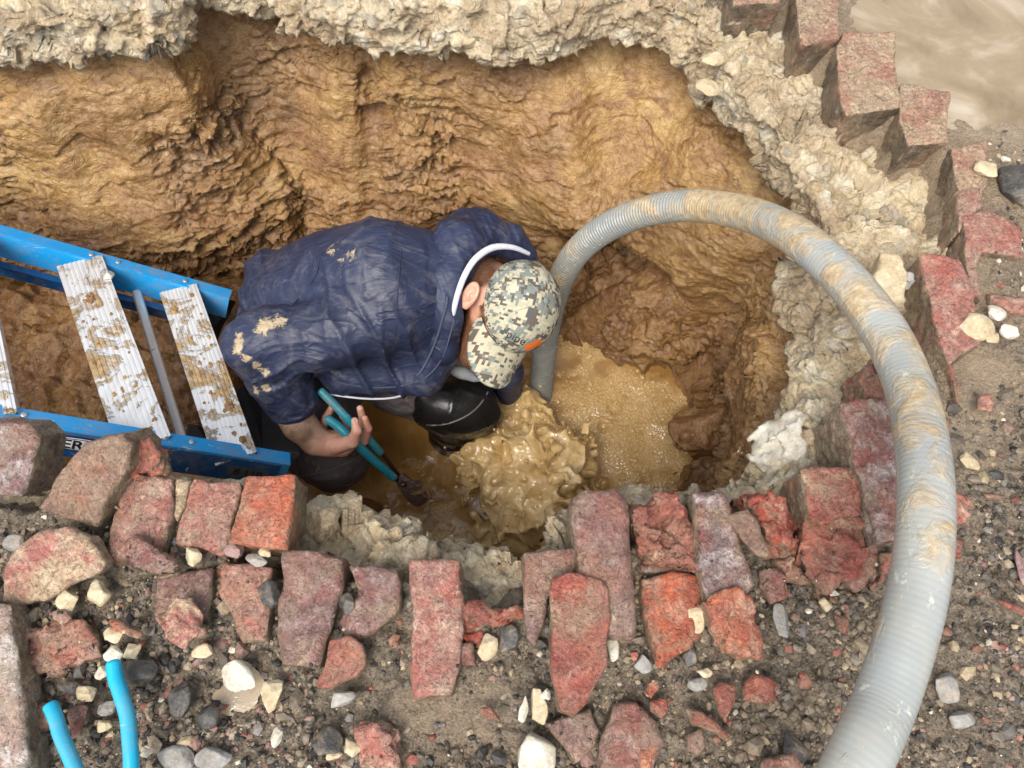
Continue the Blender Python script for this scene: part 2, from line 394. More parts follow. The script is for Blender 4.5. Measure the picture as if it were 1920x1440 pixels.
def mat_hose():
    m = NB('grey_hose')
    at = m.n('ShaderNodeAttribute', attribute_name='mud'); a = m.noise(13, 6, .65, .6); s = m.noise(70, 5, .7, off=4)
    sx = m.n('ShaderNodeAttribute', attribute_name='pale'); base = m.mix(sx.outputs['Fac'], (.185, .20, .19), (.40, .415, .395))
    scr = m.ramp(m.noise(46, 6, .75, .3, stretch=(1, 1, 1), off=12), [(.60, 0), (.66, .85)])
    base = m.mix(m.math('MULTIPLY', scr, .55), base, (.80, .76, .60))
    f = m.math('ADD', at.outputs['Fac'], m.math('MULTIPLY', m.math('SUBTRACT', a, .5), 3.6), True)
    f = m.ramp(f, [(.42, 0), (.80, .62), (.97, .92)])
    mud = m.ramp(s, [(.3, (.30, .20, .095)), (.5, (.46, .34, .19)), (.7, (.62, .51, .33))])
    film = m.ramp(m.noise(6, 5, .7, .6, off=31), [(.42, 0), (.65, .35)]); base = m.mix(film, base, (.48, .42, .29)); col = m.mix(f, base, mud)
    n1 = m.bump(m.math('MULTIPLY', f, m.math('ADD', s, 1.0)), .002, .7)
    return m.done(col, m.ramp(f, [(0, .26), (1, .6)]), n1, spec=.55)
def mat_paint(name, c, rough=.32, dirt=.25):
    m = NB(name); a = m.noise(20, 6, .7, .4)
    col = m.mix(m.ramp(m.noise(3, 3), [(.35, 0), (.65, .3)]), c, [k*.72 for k in c])
    col = m.mix(m.ramp(m.noise(9, 6, .75, .5, off=6), [(.45, 0), (.75, .45)]), col, (.30, .27, .20))        # dried film of dust
    sc = m.ramp(m.noise(60, 3, .7, .2, stretch=(.12, 1, 1), off=9), [(.66, 0), (.69, .6)]); col = m.mix(sc, col, (.45, .55, .58))
    col = m.mix(m.math('MULTIPLY', m.ramp(a, [(.56, 0), (.66, 1)]), dirt), col, (.33, .22, .11))
    sp = m.ramp(m.noise(120, 3, .6, off=3), [(.70, 0), (.73, .9)]); col = m.mix(sp, col, (.42, .30, .16))
    return m.done(col, m.ramp(m.noise(12, 4, .6, off=8), [(.35, rough), (.7, rough+.25)]), m.bump(a, .0008, .5))
def mat_alu():
    m = NB('muddy_aluminium'); a = m.noise(13, 6, .65, 1.2); s = m.noise(60, 5, .7, off=4)
    at = m.n('ShaderNodeAttribute', attribute_name='mud')
    f = m.math('ADD', at.outputs['Fac'], m.math('MULTIPLY', m.math('SUBTRACT', a, .5), 3.2), True); f = m.ramp(f, [(.46, 0), (.52, .55), (.75, 1)])
    al = m.ramp(m.noise(50, 3, .6, stretch=(1, .08, 1)), [(.3, (.82, .81, .79)), (.7, (.94, .93, .91))])
    mud = m.ramp(s, [(.3, (.20, .12, .05)), (.5, (.40, .27, .13)), (.7, (.62, .48, .28))])
    col = m.mix(f, al, mud); n = m.bump(m.math('MULTIPLY', f, m.math('ADD', s, 1.0)), .004, .9)
    met = m.math('SUBTRACT', .55, m.math('MULTIPLY', f, .55)); return m.done(col, m.ramp(f, [(0, .34), (1, .55)]), n, metal=met)
def mat_jacket(name='navy_nylon', mudattr=True):
    m = NB(name); a = m.noise(6, 4, .6, .5)
    col = m.ramp(a, [(.3, (.016, .021, .048)), (.6, (.027, .036, .078)), (.8, (.050, .062, .112))])
    wipe = m.noise(13, 6, .75, 1.2, stretch=(1, 1.6, 1), off=5); col = m.mix(m.ramp(wipe, [(.50, 0), (.75, .38)]), col, (.27, .245, .235))
    at = m.n('ShaderNodeAttribute', attribute_name='mud'); d = m.noise(34, 6, .75, .8, off=2)
    f = m.math('ADD', at.outputs['Fac'], m.math('MULTIPLY', m.math('SUBTRACT', d, .5), 6.0), True); f = m.ramp(f, [(.40, 0), (.60, .35), (.8, .9)])
    fk = m.ramp(m.noise(95, 4, .7, off=8), [(.74, 0), (.77, .8)])
    f2 = m.math('MAXIMUM', f, fk); col = m.mix(f2, col, m.ramp(m.noise(90, 4), [(.3, (.36, .26, .14)), (.7, (.66, .54, .36))]))
    n1 = m.bump(m.noise(9, 4, .55, 1.2, stretch=(.6, 1.4, 1)), .010, .45); rd = m.noise(7, 2, .5, 1.4, stretch=(.7, 1.5, 1), off=13); rd = m.math('POWER', m.math('SUBTRACT', 1.0, m.math('ABSOLUTE', m.math('MULTIPLY', m.math('SUBTRACT', rd, .5), 5.0)), True), 3.0); n1 = m.bump(rd, .003, .6, n1)
    rd2 = m.noise(19, 2, .5, 1.6, off=17); rd2 = m.math('POWER', m.math('SUBTRACT', 1.0, m.math('ABSOLUTE', m.math('MULTIPLY', m.math('SUBTRACT', rd2, .5), 6.0)), True), 3.0); n1 = m.bump(rd2, .0005, .35, n1)
    n2 = m.bump(m.noise(60, 4, .6, 1.0, stretch=(1, 2, 1)), .0008, .5, n1); n3 = m.bump(f2, .001, .8, n2)
    return m.done(col, m.ramp(a, [(.3, .42), (.7, .56)]), n3, spec=.4)
def mat_cloth(name, c, rough=.8, mud=0.3, sc=40):
    m = NB(name); col = m.mix(m.ramp(m.noise(8, 5, .6), [(.3, 0), (.7, .5)]), c, [min(1, k*1.6+.01) for k in c])
    f = m.math('MULTIPLY', m.ramp(m.noise(22, 6, .7, .6, off=4), [(.56, 0), (.64, 1)]), mud)
    col = m.mix(f, col, (.30, .19, .09)); n1 = m.bump(m.noise(18, 5, .6, 1.0), .008, .6); n2 = m.bump(m.noise(600, 2), .0006, .5, n1)
    return m.done(col, rough, n2)
def mat_skin():
    m = NB('skin'); a = m.noise(14, 4, .6); col = m.ramp(a, [(.3, (.62, .27, .18)), (.55, (.74, .41, .29)), (.75, (.82, .54, .41))])
    at = m.n('ShaderNodeAttribute', attribute_name='ink'); t = m.noise(26, 2, .6, 3.0, stretch=(1, 1, 1), off=3)
    col = m.mix(m.ramp(m.noise(24, 5, .7, .5, off=19), [(.52, 0), (.68, .4)]), col, (.36, .20, .11)); ln = m.ramp(t, [(.40, 0), (.44, 1), (.47, 0), (.52, 0), (.55, 1), (.585, 0)]); ink = m.math('MULTIPLY', at.outputs['Fac'], m.math('MAXIMUM', ln, m.ramp(m.noise(20, 4, .6, off=7), [(.4, .55), (.6, .9)])))
    col = m.mix(ink, col, (.15, .095, .055))
    ao = m.n('ShaderNodeAttribute', attribute_name='hair'); hs = m.noise(260, 3, .7, stretch=(1, 1, .3))
    hf = m.math('MULTIPLY', ao.outputs['Fac'], m.ramp(hs, [(.25, .55), (.5, 1)])); col = m.mix(hf, col, m.ramp(hs, [(.3, (.045, .020, .009)), (.7, (.20, .085, .035))]))
    m.b.inputs['Subsurface Weight'].default_value = .12; m.b.inputs['Subsurface Radius'].default_value = (.01, .004, .002); m.b.inputs['Subsurface Scale'].default_value = 1.0
    n1 = m.bump(m.noise(120, 4, .6), .0012, .6); n2 = m.bump(m.math('MULTIPLY', hs, ao.outputs['Fac']), .003, .9, n1)
    return m.done(col, .48, n2)
def mat_camo():
    m = NB('digital_camouflage'); px = .0062
    sn = m.n('ShaderNodeVectorMath', operation='SNAP'); sn.inputs[1].default_value = (px, px, px)
    at = m.n('ShaderNodeAttribute', attribute_name='capuv'); m.l(at.outputs['Vector'], sn.inputs[0])
    def nz(scale, off):
        ad = m.n('ShaderNodeVectorMath', operation='ADD'); ad.inputs[1].default_value = (off, off, off); m.l(sn.outputs[0], ad.inputs[0])
        t = m.n('ShaderNodeTexNoise'); t.inputs['Scale'].default_value = scale; t.inputs['Detail'].default_value = 3; t.inputs['Roughness'].default_value = .75; m.l(ad.outputs[0], t.inputs['Vector']); return t.outputs['Fac']
    base = m.ramp(nz(15, 0), [(0, (.50, .46, .32)), (.5, (.42, .39, .28)), (.57, (.52, .48, .34))], 'CONSTANT')
    c = m.mix(m.ramp(nz(26, 3.1), [(0, 0), (.54, 1)], 'CONSTANT'), base, (.20, .225, .195))
    c = m.mix(m.ramp(nz(34, 7.7), [(0, 0), (.565, 1)], 'CONSTANT'), c, (.115, .09, .07))
    c = m.mix(m.ramp(nz(22, 12.7), [(0, 0), (.60, 1)], 'CONSTANT'), c, (.085, .09, .085))
    c = m.mix(m.math('MULTIPLY', m.ramp(m.noise(20, 5, .7), [(.55, 0), (.7, 1)]), .25), c, (.72, .66, .52))
    return m.done(c, .75, m.bump(m.noise(500, 2), .0005, .6))
def mat_plain(name, c, rough=.5, metal=0, bump=.001, bs=120):
    m = NB(name); return m.done(m.mix(m.ramp(m.noise(25, 5, .65), [(.35, 0), (.7, .5)]), c, [min(1, k*1.5+.005) for k in c]), m.ramp(m.noise(14, 5, .7, off=5), [(.35, rough), (.7, min(1, rough+.22))]), m.bump(m.noise(bs, 4), bump, .7), metal=metal)
def mat_gravel():
    m = NB('loose_gravel'); at = m.n('ShaderNodeAttribute', attribute_name='col'); c = m.noise(190, 4, .7)
    col = m.mix(.3, at.outputs['Color'], m.mix(1.0, at.outputs['Color'], m.ramp(c, [(.3, .3), (.7, 1.9)]), 'MULTIPLY'))
    return m.done(col, m.ramp(m.noise(30, 2, off=3), [(.35, .3), (.65, .65)]), m.bump(c, .0022, .9))
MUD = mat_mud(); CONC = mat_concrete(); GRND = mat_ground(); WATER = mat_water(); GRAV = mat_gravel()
M_RED = mat_brick('red_brick', (.36, .062, .032), (.27, .068, .045), (.48, .26, .20), .4)
M_ORG = mat_brick('orange_brick', (.50, .100, .035), (.36, .09, .045), (.52, .38, .26), .55)
M_PUR = mat_brick('purple_brick', (.26, .095, .070), (.20, .105, .09), (.48, .37, .31), .6, (.22, .5))
M_PNK = mat_brick('pink_brick', (.40, .125, .085), (.33, .155, .12), (.62, .47, .35), .6, (.28, .55))
M_SIL = mat_brick('glazed_brick', (.24, .075, .055), (.18, .115, .11), (.62, .55, .50), .75, (.14, .36))
M_BRN = mat_brick('brown_brick', (.28, .115, .070), (.21, .12, .085), (.44, .32, .22), .5, (.24, .5))
M_WHT = mat_brick('whitened_brick', (.40, .27, .22), (.50, .42, .36), (.76, .71, .64), .85)
M_STEP = mat_brick('mud_smeared_brick', (.36, .17, .11), (.40, .28, .17), (.50, .38, .24), .75, (.12, .4), side=(.15, .12, .08))
M_CREAM = mat_brick('cream_crusted_brick', (.38, .11, .09), (.50, .36, .22), (.70, .60, .42), .7)
R_WHITE = mat_rock('white_limestone', (.40, .34, .23), (.58, .53, .42), (.74, .70, .60))
R_CREAM = mat_rock('cream_limestone', (.36, .25, .13), (.53, .42, .25), (.66, .57, .39))
R_GREY = mat_rock('grey_rock', (.13, .12, .105), (.25, .235, .21), (.40, .38, .34))
R_BLACK = mat_rock('black_asphalt', (.012, .011, .010), (.035, .032, .028), (.12, .11, .095), .4)
R_RED = mat_rock('red_chip', (.30, .065, .045), (.42, .12, .085), (.52, .22, .16), .4)
R_PURP = mat_rock('purple_chip', (.17, .09, .085), (.28, .16, .15), (.40, .28, .25), .4)

# ------------------------------------------------------------------ pit, base slab, ground, water
WATER_Z = -1.10
# (top edge u,v at z=-0.10 ; lower lip u,v at z=-0.22), clockwise from far left
CON = [(-900,40,-900,125),(-500,30,-500,115),(-250,30,-250,120),(0,35,0,132),(60,30,62,110),(150,25,150,120),(232,15,232,100),(308,5,310,103),(340,-20,345,60),(350,-60,352,18),
 (430,-70,430,10),(500,-50,500,24),(562,-10,562,58),(612,0,615,66),(700,5,700,93),(790,10,790,102),(850,10,850,97),(940,20,945,115),(1010,15,1010,110),(1060,10,1060,99),(1130,0,1130,78),
 (1190,0,1190,76),(1250,10,1250,90),(1300,30,1300,122),(1345,95,1322,182),(1400,160,1388,238),(1445,225,1430,290),(1475,285,1450,335),(1520,335,1490,372),(1555,420,1500,430),(1560,500,1480,490),
 (1570,560,1462,545),(1590,640,1475,620),(1590,720,1480,700),(1560,780,1445,800),(1500,830,1412,862),(1440,900,1392,925)]
# near side: (u, v at z=-0.10); its lip hangs straight below
NEAR = [(1330,945),(1200,955),(1080,985),(1030,1025),(990,1050),(940,1045),(860,1040),(800,1040),(762,1030),(745,995),(700,978),(640,972),(570,960),(520,940),(450,915),(360,902),(250,905),(150,900),(80,893),(0,900),(-250,905),(-600,900),(-900,890)]
top = [P(a, b, -.10) for a, b, c, d in CON]+[P(a, b, -.10) for a, b in NEAR]
lip = [P(c, d, -.22) for a, b, c, d in CON]
ctr = np.array([0.0, .8, 0])
for a, b in NEAR:
    q = P(a, b, -.10); q = q+np.array([0, .012, -.12]); lip.append(q)
TL = resample(np.hstack([np.array(top), np.array(lip)]), 1600, closed=True)
RT, RL = TL[:, :3], TL[:, 3:]
def outward(R):
    t = np.roll(R, -6, 0)-np.roll(R, 6, 0); n = np.stack([-t[:, 1], t[:, 0], t[:, 2]*0], 1); n /= np.linalg.norm(n, axis=1)[:, None]+1e-9
    c = R.mean(0); return n if ((R-c)*n).sum() > 0 else -n
def loopsmooth(A, k):
    B = A.copy()
    for _ in range(k): B = (np.roll(B, 1, 0)+np.roll(B, -1, 0)+B*2)/4
    return B
on = outward(loopsmooth(RT, 60)); on = loopsmooth(on, 60); on /= np.linalg.norm(on, axis=1)[:, None]

def build_slab():
    jag = (fbm(RT, 22, 3, seed=3))[:, None]*.012+(fbm(RT, 60, 2, seed=8))[:, None]*.005
    prof = []
    far = RT+on*.34; far[:, 2] = -.10
    for t in np.linspace(0, 1, 60)[:-1] ** 1.0: prof.append(far*(1-t)+RT*t)
    for t in np.linspace(0, 1, 46)[:-1]:
        b = RT*(1-t)+RL*t; b = b-on*(math.sin(t*math.pi)*.012); prof.append(b+on*jag*t)
    low = RL+on*.06; low[:, 2] = RL[:, 2]-.015
    for t in np.linspace(0, 1, 14)[:-1]: prof.append(RL*(1-t)+low*t+on*jag*(1-t))
    low2 = RL+on*.34; low2[:, 2] = RL[:, 2]-.04
    for t in np.linspace(0, 1, 10): prof.append(low*(1-t)+low2*t)
    A = np.stack(prof, 1); nu, nv = A.shape[:2]
    du = np.roll(A, -1, 0)-np.roll(A, 1, 0); dv = np.gradient(A, axis=1); N = np.cross(du, dv); N /= np.linalg.norm(N, axis=2)[..., None]+1e-9
    out = np.zeros_like(N); out[..., 2] = 1
    if (N[:, 30]*out[:, 30]).sum() < 0: N = -N
    q = A.reshape(-1, 3); n = N.reshape(-1, 3)
    F1, F2, cid = worley(q+.02*np.stack([vn(q*20, 1), vn(q*20, 2), vn(q*20, 3)], 1), 16, 5)
    f1b, f2b, cb = worley(q, 34, 9)
    w1 = q+.012*np.stack([vn(q*30, 1), vn(q*30, 2), vn(q*30, 3)], 1)
    d = fbm(q, 7, 4, .5, 11)*.024+facets(w1, 11, 5, 1.6)*.034+facets(w1, 27, 6, 1.5)*.014+facets(q, 66, 7, 1.2)*.0055+(cid > .8)*np.clip(F2-F1, 0, .25)*.03+(cb > .45)*np.clip(.50-f1b, 0, .5)*.030+fbm(q, 120, 2, seed=4)*.0016
    q = q+n*d[:, None]
    me = mesh_np('concrete_base', q, gridF(nu, nv, True))
    obj('concrete_base', me, CONC, kind='structure', label='broken pale concrete slab around the rim of the hole')
build_slab()

def build_wall():
    top = loopsmooth(RL+on*.035, 6); top[:, 2] = loopsmooth(RL, 20)[:, 2]+.03
    x, y = RT[:, 0], RT[:, 1]
    # inward run of the foot of the wall
    k = np.zeros(len(RT)); isfar = on[:, 1] > .35; isright = (on[:, 0] > .35) & (y > .3); isleft = on[:, 0] < -.5
    k += np.where(isfar, .10, 0)+np.where(isright, .03, 0)
    k = np.where(isfar & (x < -.25), .24, k); k = np.where((x > .06) & (x < .62) & (y > .9), .40, k); k = loopsmooth(k[:, None], 260)[:, 0]
    foot = loopsmooth(top, 120)-loopsmooth(on, 80)*k[:, None]; foot[:, 2] = -1.24
    rows = []; NV = 260; NT = np.linspace(0, 1, NV)
    for t in NT:
        s = t; A = top*(1-s)+foot*s
        # belly of the wall under the slab: undercut, then bench
        under = .055*math.exp(-((t-.10)/.10)**2)
        bay = np.exp(-((x+.52)/.30)**2)*isfar*(.10*math.exp(-((t-.30)/.22)**2))
        bench = np.where(isfar, -.07*math.exp(-((t-.62)/.16)**2), 0)*(.6+.6*np.sin(x*5+1))
        groove = isfar*(.07*np.exp(-((x+.385+.06*t)/.030)**2))*math.exp(-((t-.35)/.33)**2)
        cave = np.exp(-((x-.34)/.20)**2)*(y > .8)*(.46*math.exp(-((t-.60)/.085)**2)-.12*math.exp(-((t-.43)/.07)**2)+.05*math.exp(-((t-.8)/.08)**2))
        ridge = isfar*(-.05*np.exp(-((x-.16)/.05)**2))*math.exp(-((t-.45)/.25)**2)
        low = np.where(isright, -.05*max(0, t-.55), 0)
        off = under+bay+bench+groove+cave+ridge+low
        rows.append(A+on*loopsmooth(np.asarray(off)[:, None], 5))
    A = np.stack(rows, 1); nu, nv = A.shape[:2]
    du = np.roll(A, -1, 0)-np.roll(A, 1, 0); dv = np.gradient(A, axis=1); N = np.cross(du, dv); N /= np.linalg.norm(N, axis=2)[..., None]+1e-9
    if (N[:, 60]*on).sum() > 0: N = -N
    q = A.reshape(-1, 3).copy(); n = N.reshape(-1, 3)
    s = q*np.array([1, 1, 1.7]); wz = s+.03*np.stack([vn(s*14, 1), vn(s*14, 2), vn(s*14, 3)], 1)
    F1, F2, c1 = worley(wz, 13, 21); G1, G2, c2 = worley(wz, 34, 22); 
    st = fbm(q*np.array([1, 1, 5.0])+.1*fbm(q, 4, 2, seed=3)[:, None], 5.5, 4, .6, 41, ridge=True)
    patch = np.clip(fbm(q, 3.2, 3, seed=77)*2.2+.45, 0, 1)           # rough clods here, smeared smooth there
    fl = wz+.010*np.stack([vn(s*40, 4), vn(s*40, 5), vn(s*40, 6)], 1)
    d = fbm(q, 3.0, 4, .5, 5)*.060+st*.003+facets(fl*np.array([1, 1, 1.3]), 9, 21, 1.6)*.030*(.3+patch)+facets(fl, 24, 22, 1.6)*.017*(.1+patch)+facets(fl, 55, 23, 1.4)*.009*(.2+patch)+fbm(q, 75, 3, .6, seed=6)*.0026
    q += n*d[:, None]
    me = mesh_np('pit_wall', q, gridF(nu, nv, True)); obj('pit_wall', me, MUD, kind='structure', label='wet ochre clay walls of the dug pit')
    return foot
FOOT = build_wall()

def hgrid(name, xs, ys, hf, mat, attr=None, keep=None, **kw):
    X, Y = np.meshgrid(xs, ys, indexing='ij'); x, y = X.ravel(), Y.ravel(); z = hf(x, y)
    F = gridF(len(xs), len(ys))
    if keep is not None:
        k = keep(x, y); F = F[k[F].all(1)]
        use = np.unique(F); mp = -np.ones(len(x), int); mp[use] = np.arange(len(use)); F = mp[F]; x, y, z = x[use], y[use], z[use]
    V = np.stack([x, y, z], 1); me = mesh_np(name, V, F)
    if attr:
        a = me.attributes.new(attr[0], 'FLOAT', 'POINT'); a.data.foreach_set('value', np.asarray(attr[1](x, y), np.float32))
    return obj(name, me, mat, **kw)

def mud_h(x, y):
    q = np.stack([x, y, x*0], 1); z = -1.19+fbm(q, 4, 4, seed=9)*.035
    # bank under the ladder, bench on the right, bits by the near wall
    def blob(u, v, z0, rx, ry, h):
        c = P(u, v, z0); return h*np.exp(-(((x-c[0])/rx)**2+((y-c[1])/ry)**2)**1.3)
    z = z+blob(120, 640, -1.0, .62, .42, .25)+blob(420, 640, -1.0, .20, .24, .20)+blob(1390, 900, -1.0, .20, .12, .24)+blob(1350, 660, -1.0, .14, .20, .22)+blob(1230, 560, -1.0, .22, .10, .26)+blob(640, 960, -1.05, .14, .07, .16)+blob(1120, 590, -1.0, .16, .09, .14)
    F1, F2, c = worley(q, 15, 3); G1, G2, c2 = worley(q, 40, 4)
    return z+facets(q, 13, 3, 1.5)*.035+facets(q, 34, 4, 1.4)*.014+fbm(q, 60, 3, seed=2)*.005
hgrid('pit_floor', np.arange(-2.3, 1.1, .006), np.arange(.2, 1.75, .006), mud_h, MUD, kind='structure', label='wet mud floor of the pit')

SPL = P(985, 860, -1.0)
def ripples(x, y):
    q = np.stack([x, y, x*0], 1); r = np.hypot(x-SPL[0], y-SPL[1])
    calm = np.exp(-((x+.9)/.5)**2)
    z = WATER_Z+.007*np.sin(r*46+3*fbm(q, 5, 2, seed=5))*np.exp(-r*2.2)+fbm(q, 12, 4, seed=3)*.009*np.exp(-r*1.5)+fbm(q, 30, 2, seed=1)*.0010
    for u, v, rr in ((1148, 768, .018), (1132, 800, .02), (1105, 795, .010), (1130, 905, .022), (1165, 895, .012), (930, 1000, .03)):
        c = P(u, v, WATER_Z); d = np.hypot(x-c[0], y-c[1])/rr; z = z-.014*np.exp(-d**2)+.006*np.exp(-((d-1.25)/.3)**2)
    c = P(1225, 850, WATER_Z); d = np.hypot(x-c[0], (y-c[1])); z += .006*np.exp(-((d-.10)/.02)**2)
    return z
def foam_f(x, y):
    c1 = P(1170, 790, WATER_Z); c2 = P(1180, 880, WATER_Z); c3 = P(1080, 660, WATER_Z); c4 = P(850, 1000, WATER_Z)
    g = lambda c, rx, ry: np.exp(-(((x-c[0])/rx)**2+((y-c[1])/ry)**2))
    q = np.stack([x, y, x*0], 1); q = q+.10*np.stack([fbm(q, 5, 2, seed=71), fbm(q, 5, 2, seed=72), x*0], 1)
    sw = fbm(q*np.array([1, 2.2, 1]), 7, 4, .6, 73)*1.5
    return np.clip(1.5*g(c1, .26, .22)+1.1*g(c2, .24, .14)+.8*g(c3, .2, .12)+.9*g(c4, .25, .07)-.45+sw, -.9, 1)
hgrid('water', np.arange(-2.0, 1.0, .005), np.arange(.25, 1.7, .005), ripples, WATER, ('foam', foam_f), kind='structure', label='opaque tan muddy water at the bottom of the pit')

HOLE = [(-3500,-560),(-900,-500),(1330,-420),(1376,-60),(1440,-20),(1530,-30),(1545,62),(1595,100),(1605,192),(1665,196),(1705,215),(1712,256),(1765,258),(1802,300),(1815,385),(1850,450),(1800,520),(1790,600),(1765,700),(1700,790),(1680,870),(1650,970),
 (1600,1010),(1560,1010),(1480,1030),(1420,1010),(1350,980),(1240,1030),(1150,1030),(1120,1080),(1040,1085),(1020,1115),(985,1130),(930,1150),(880,1150),(850,1100),(810,1090),(700,1095),(600,1085),(500,1090),(430,1060),(400,1000),(300,960),(200,955),(120,950),(50,955),(-100,950),(-900,930),(-3500,930)]
HOLEW = np.array([P(a, b, 0)[:2] for a, b in HOLE])
def wetf(x, y):
    g = lambda u, v, rx, ry: (lambda c: np.exp(-(((x-c[0])/rx)**2+((y-c[1])/ry)**2)))(P(u, v, 0))
    s = 1.6*g(1780, 130, .45, .45)+1.0*g(850, 1350, .13, .08)+.7*g(440, 1290, .09, .06)+.8*g(1850, 650, .10, .22)+.6*g(1780, 760, .09, .2)+.35*g(130, 1180, .10, .05)+.4*g(1400, 1240, .10, .05)+.5*g(1430,1330,.12,.06)
    return np.clip(s-.18, -.6, 1)
def ground_h(x, y):
    d = poly_sdf(x, y, HOLEW); q = np.stack([x, y, x*0], 1)
    near = np.exp(-((np.hypot(x, y-.5))/3.0)**4)
    w_ = np.clip(wetf(x, y), 0, 1)
    F1, F2, c = worley(q, 45, 3)
    rough = fbm(q, 16, 4, .6, 5)*.013+facets(q, 40, 3, 1.4)*.010+np.clip(.5-F1, 0, .5)*.012*(c > .5)+fbm(q, 90, 3, .7, 8)*.0035
    z = -.012+near*(fbm(q, 3, 3, seed=2)*.012+rough*(1-.85*w_))
    z = z-.010*w_
    pud = P(440, 1290, 0); z = z-.022*np.exp(-(((x-pud[0])/.045)**2+((y-pud[1])/.04)**2))
    pt = P(1850, 70, 0); z = z-.030*np.exp(-(((x-pt[0]-.13)/.27)**2+((y-pt[1]-.16)/.34)**2)**1.5)
    t = np.clip(-(d+fbm(q, 24, 3, seed=6)*.014)/.05, 0, 1); return z*(1-t)+(-.15)*t+t*(facets(q, 34, 9, 1.4)*.022+fbm(q, 60, 2, seed=7)*.006)
def coords_axis(a, b, lo, hi, h):
    c = list(np.arange(a, b, h)); s = h; x = c[0]
    L = []
    while x > lo: s *= 1.35; x -= s; L.append(x)
    x = c[-1]; s = h; R_ = []
    while x < hi: s *= 1.35; x += s; R_.append(x)
    return np.array(L[::-1]+c+R_)
hgrid('ground', coords_axis(-1.05, 1.35, -60, 60, .004), coords_axis(-.12, 1.75, -60, 60, .004), ground_h, GRND, ('wet', wetf),
      keep=lambda x, y: poly_sdf(x, y, HOLEW) > -.06, kind='structure', label='wet dark grit and mud surface of the street')
# side skirt so that soil shows below the street surface
def mat_pud():
    m = NB('puddle_water'); col = m.ramp(m.noise(4, 5, .6, .8), [(.38, (.20, .145, .085)), (.55, (.30, .23, .145)), (.68, (.46, .39, .29))])  # pale patches in the colour imitate a whitish reflection of the sky
    return m.done(col, .05, m.bump(m.noise(16, 4, .6, 1.0), .006, .6), spec=.6)
PUD = mat_pud()
def puddle(name, u, v, rx, ry, z, label, off=(0, 0)):
    c = P(u, v, z)+np.array([off[0], off[1], 0]); h = max(rx, ry)/60
    def hf(x, y): q = np.stack([x, y, x*0], 1); return z+fbm(q, 9, 3, seed=5)*.0006
    hgrid(name, np.arange(c[0]-rx, c[0]+rx, h), np.arange(c[1]-ry, c[1]+ry, h), hf, PUD, kind='structure', label=label,
          keep=lambda x, y: (((x-c[0])/rx)**2+((y-c[1])/ry)**2+.25*fbm(np.stack([x, y, x*0], 1), 3/rx, 3, seed=2) < .8) & (poly_sdf(x, y, HOLEW) > .012))
puddle('puddle', 1850, 70, .66, .66, -.0245, 'tan muddy puddle beyond the stepped brick edge', off=(.14, .16))
puddle('puddle', 440, 1290, .05, .045, -.026, 'small milky puddle by the white limestone chunk')
puddle('puddle', 850, 1370, .07, .05, -.030, 'shallow tan puddle below the long pink brick')

# ------------------------------------------------------------------ bricks, fragments, stones
BRICK_POLYS = []
def brick(pts, z, th, mat, label, rnd=.008, rough=.0022, seed=None, name='paving_brick', group=None, chips=0, dome=0.0, h=.0032, cat='brick', shade=True):
    seed = seed if seed is not None else len(BRICK_POLYS)+3
    pc = np.mean(np.array(pts, float), 0); pts = [tuple(pc+(np.array(k)-pc)*(1.035 if cat == 'brick' else 1.0)) for k in pts]
    zs = z if hasattr(z, '__len__') else [z]*len(pts)
    W = np.array([P(a, b, zz) for (a, b), zz in zip(pts, zs)])
    BRICK_POLYS.append((W[:, :2], max(zs)))
    c = W.mean(0); X, Y = W[:, 0]-c[0], W[:, 1]-c[1]
    A = np.stack([X, Y, np.ones(len(X))], 1); co, *_ = np.linalg.lstsq(A, W[:, 2]-c[2], rcond=None)
    if len(set(zs)) == 1: co = np.zeros(3)
    n = nrm([-co[0], -co[1], 1]); Fr = frame_xyz(n); L = (W-c)@Fr.T
    poly = L[:, :2]; area = 0.5*np.sum(poly[:, 0]*np.roll(poly[:, 1], -1)-np.roll(poly[:, 0], -1)*poly[:, 1])
    lo = np.r_[poly.min(0)-.01, -th-.01]; hi = np.r_[poly.max(0)+.01, .012]
    R = np.random.default_rng(seed); cp = []
    for _ in range(chips):
        e = poly[R.integers(len(poly))]*(1+R.uniform(-.05, .1)); cp.append((np.r_[e, R.uniform(-.01, .01)], R.uniform(.012, .028)))
    rx = np.abs(poly).max(0)
    def f(p):
        q = p.copy(); wob = np.stack([vn(p*26+seed, 1), vn(p*26+seed, 2)], 1)*.0022*(1+rough*200); q[:, :2] += wob
        d2 = poly_sdf(q[:, 0], q[:, 1], poly)+rnd
        top = p[:, 2]-dome*(.5-(p[:, 0]/rx[0])**2*.7-(p[:, 1]/rx[1])**2*.25)
        dz = np.maximum(top, -p[:, 2]-th)+rnd
        d = np.minimum(np.maximum(d2, dz), 0)+np.sqrt(np.maximum(d2, 0)**2+np.maximum(dz, 0)**2)-rnd
        d += facets(p+seed, 18, seed+2, 1.4)*rough*.9+fbm(p+seed, 20, 3, .5, seed)*rough*1.6+fbm(p+seed, 85, 3, .6, seed+5)*rough*.8
        if rough > .0035:
            F1, F2, cc = worley(p*np.array([1, 1, 1.6]), 38, seed); d += facets(p*np.array([1, 1, 1.4]), 30, seed, 1.5)*rough*2.4
        for cc, r in cp: d = smax(d, r-np.linalg.norm(p-cc, axis=1)+fbm(p, 60, 2, seed=seed)*.004, .003)
        return d
    V, F = surfnet(f, lo, hi, h, 16)
    base = c-n*th; V = (V@Fr)+c-base
    o = obj(name, mesh_np(name, V, F), mat, label=label, cat=cat, group=group); o.location = base; return o
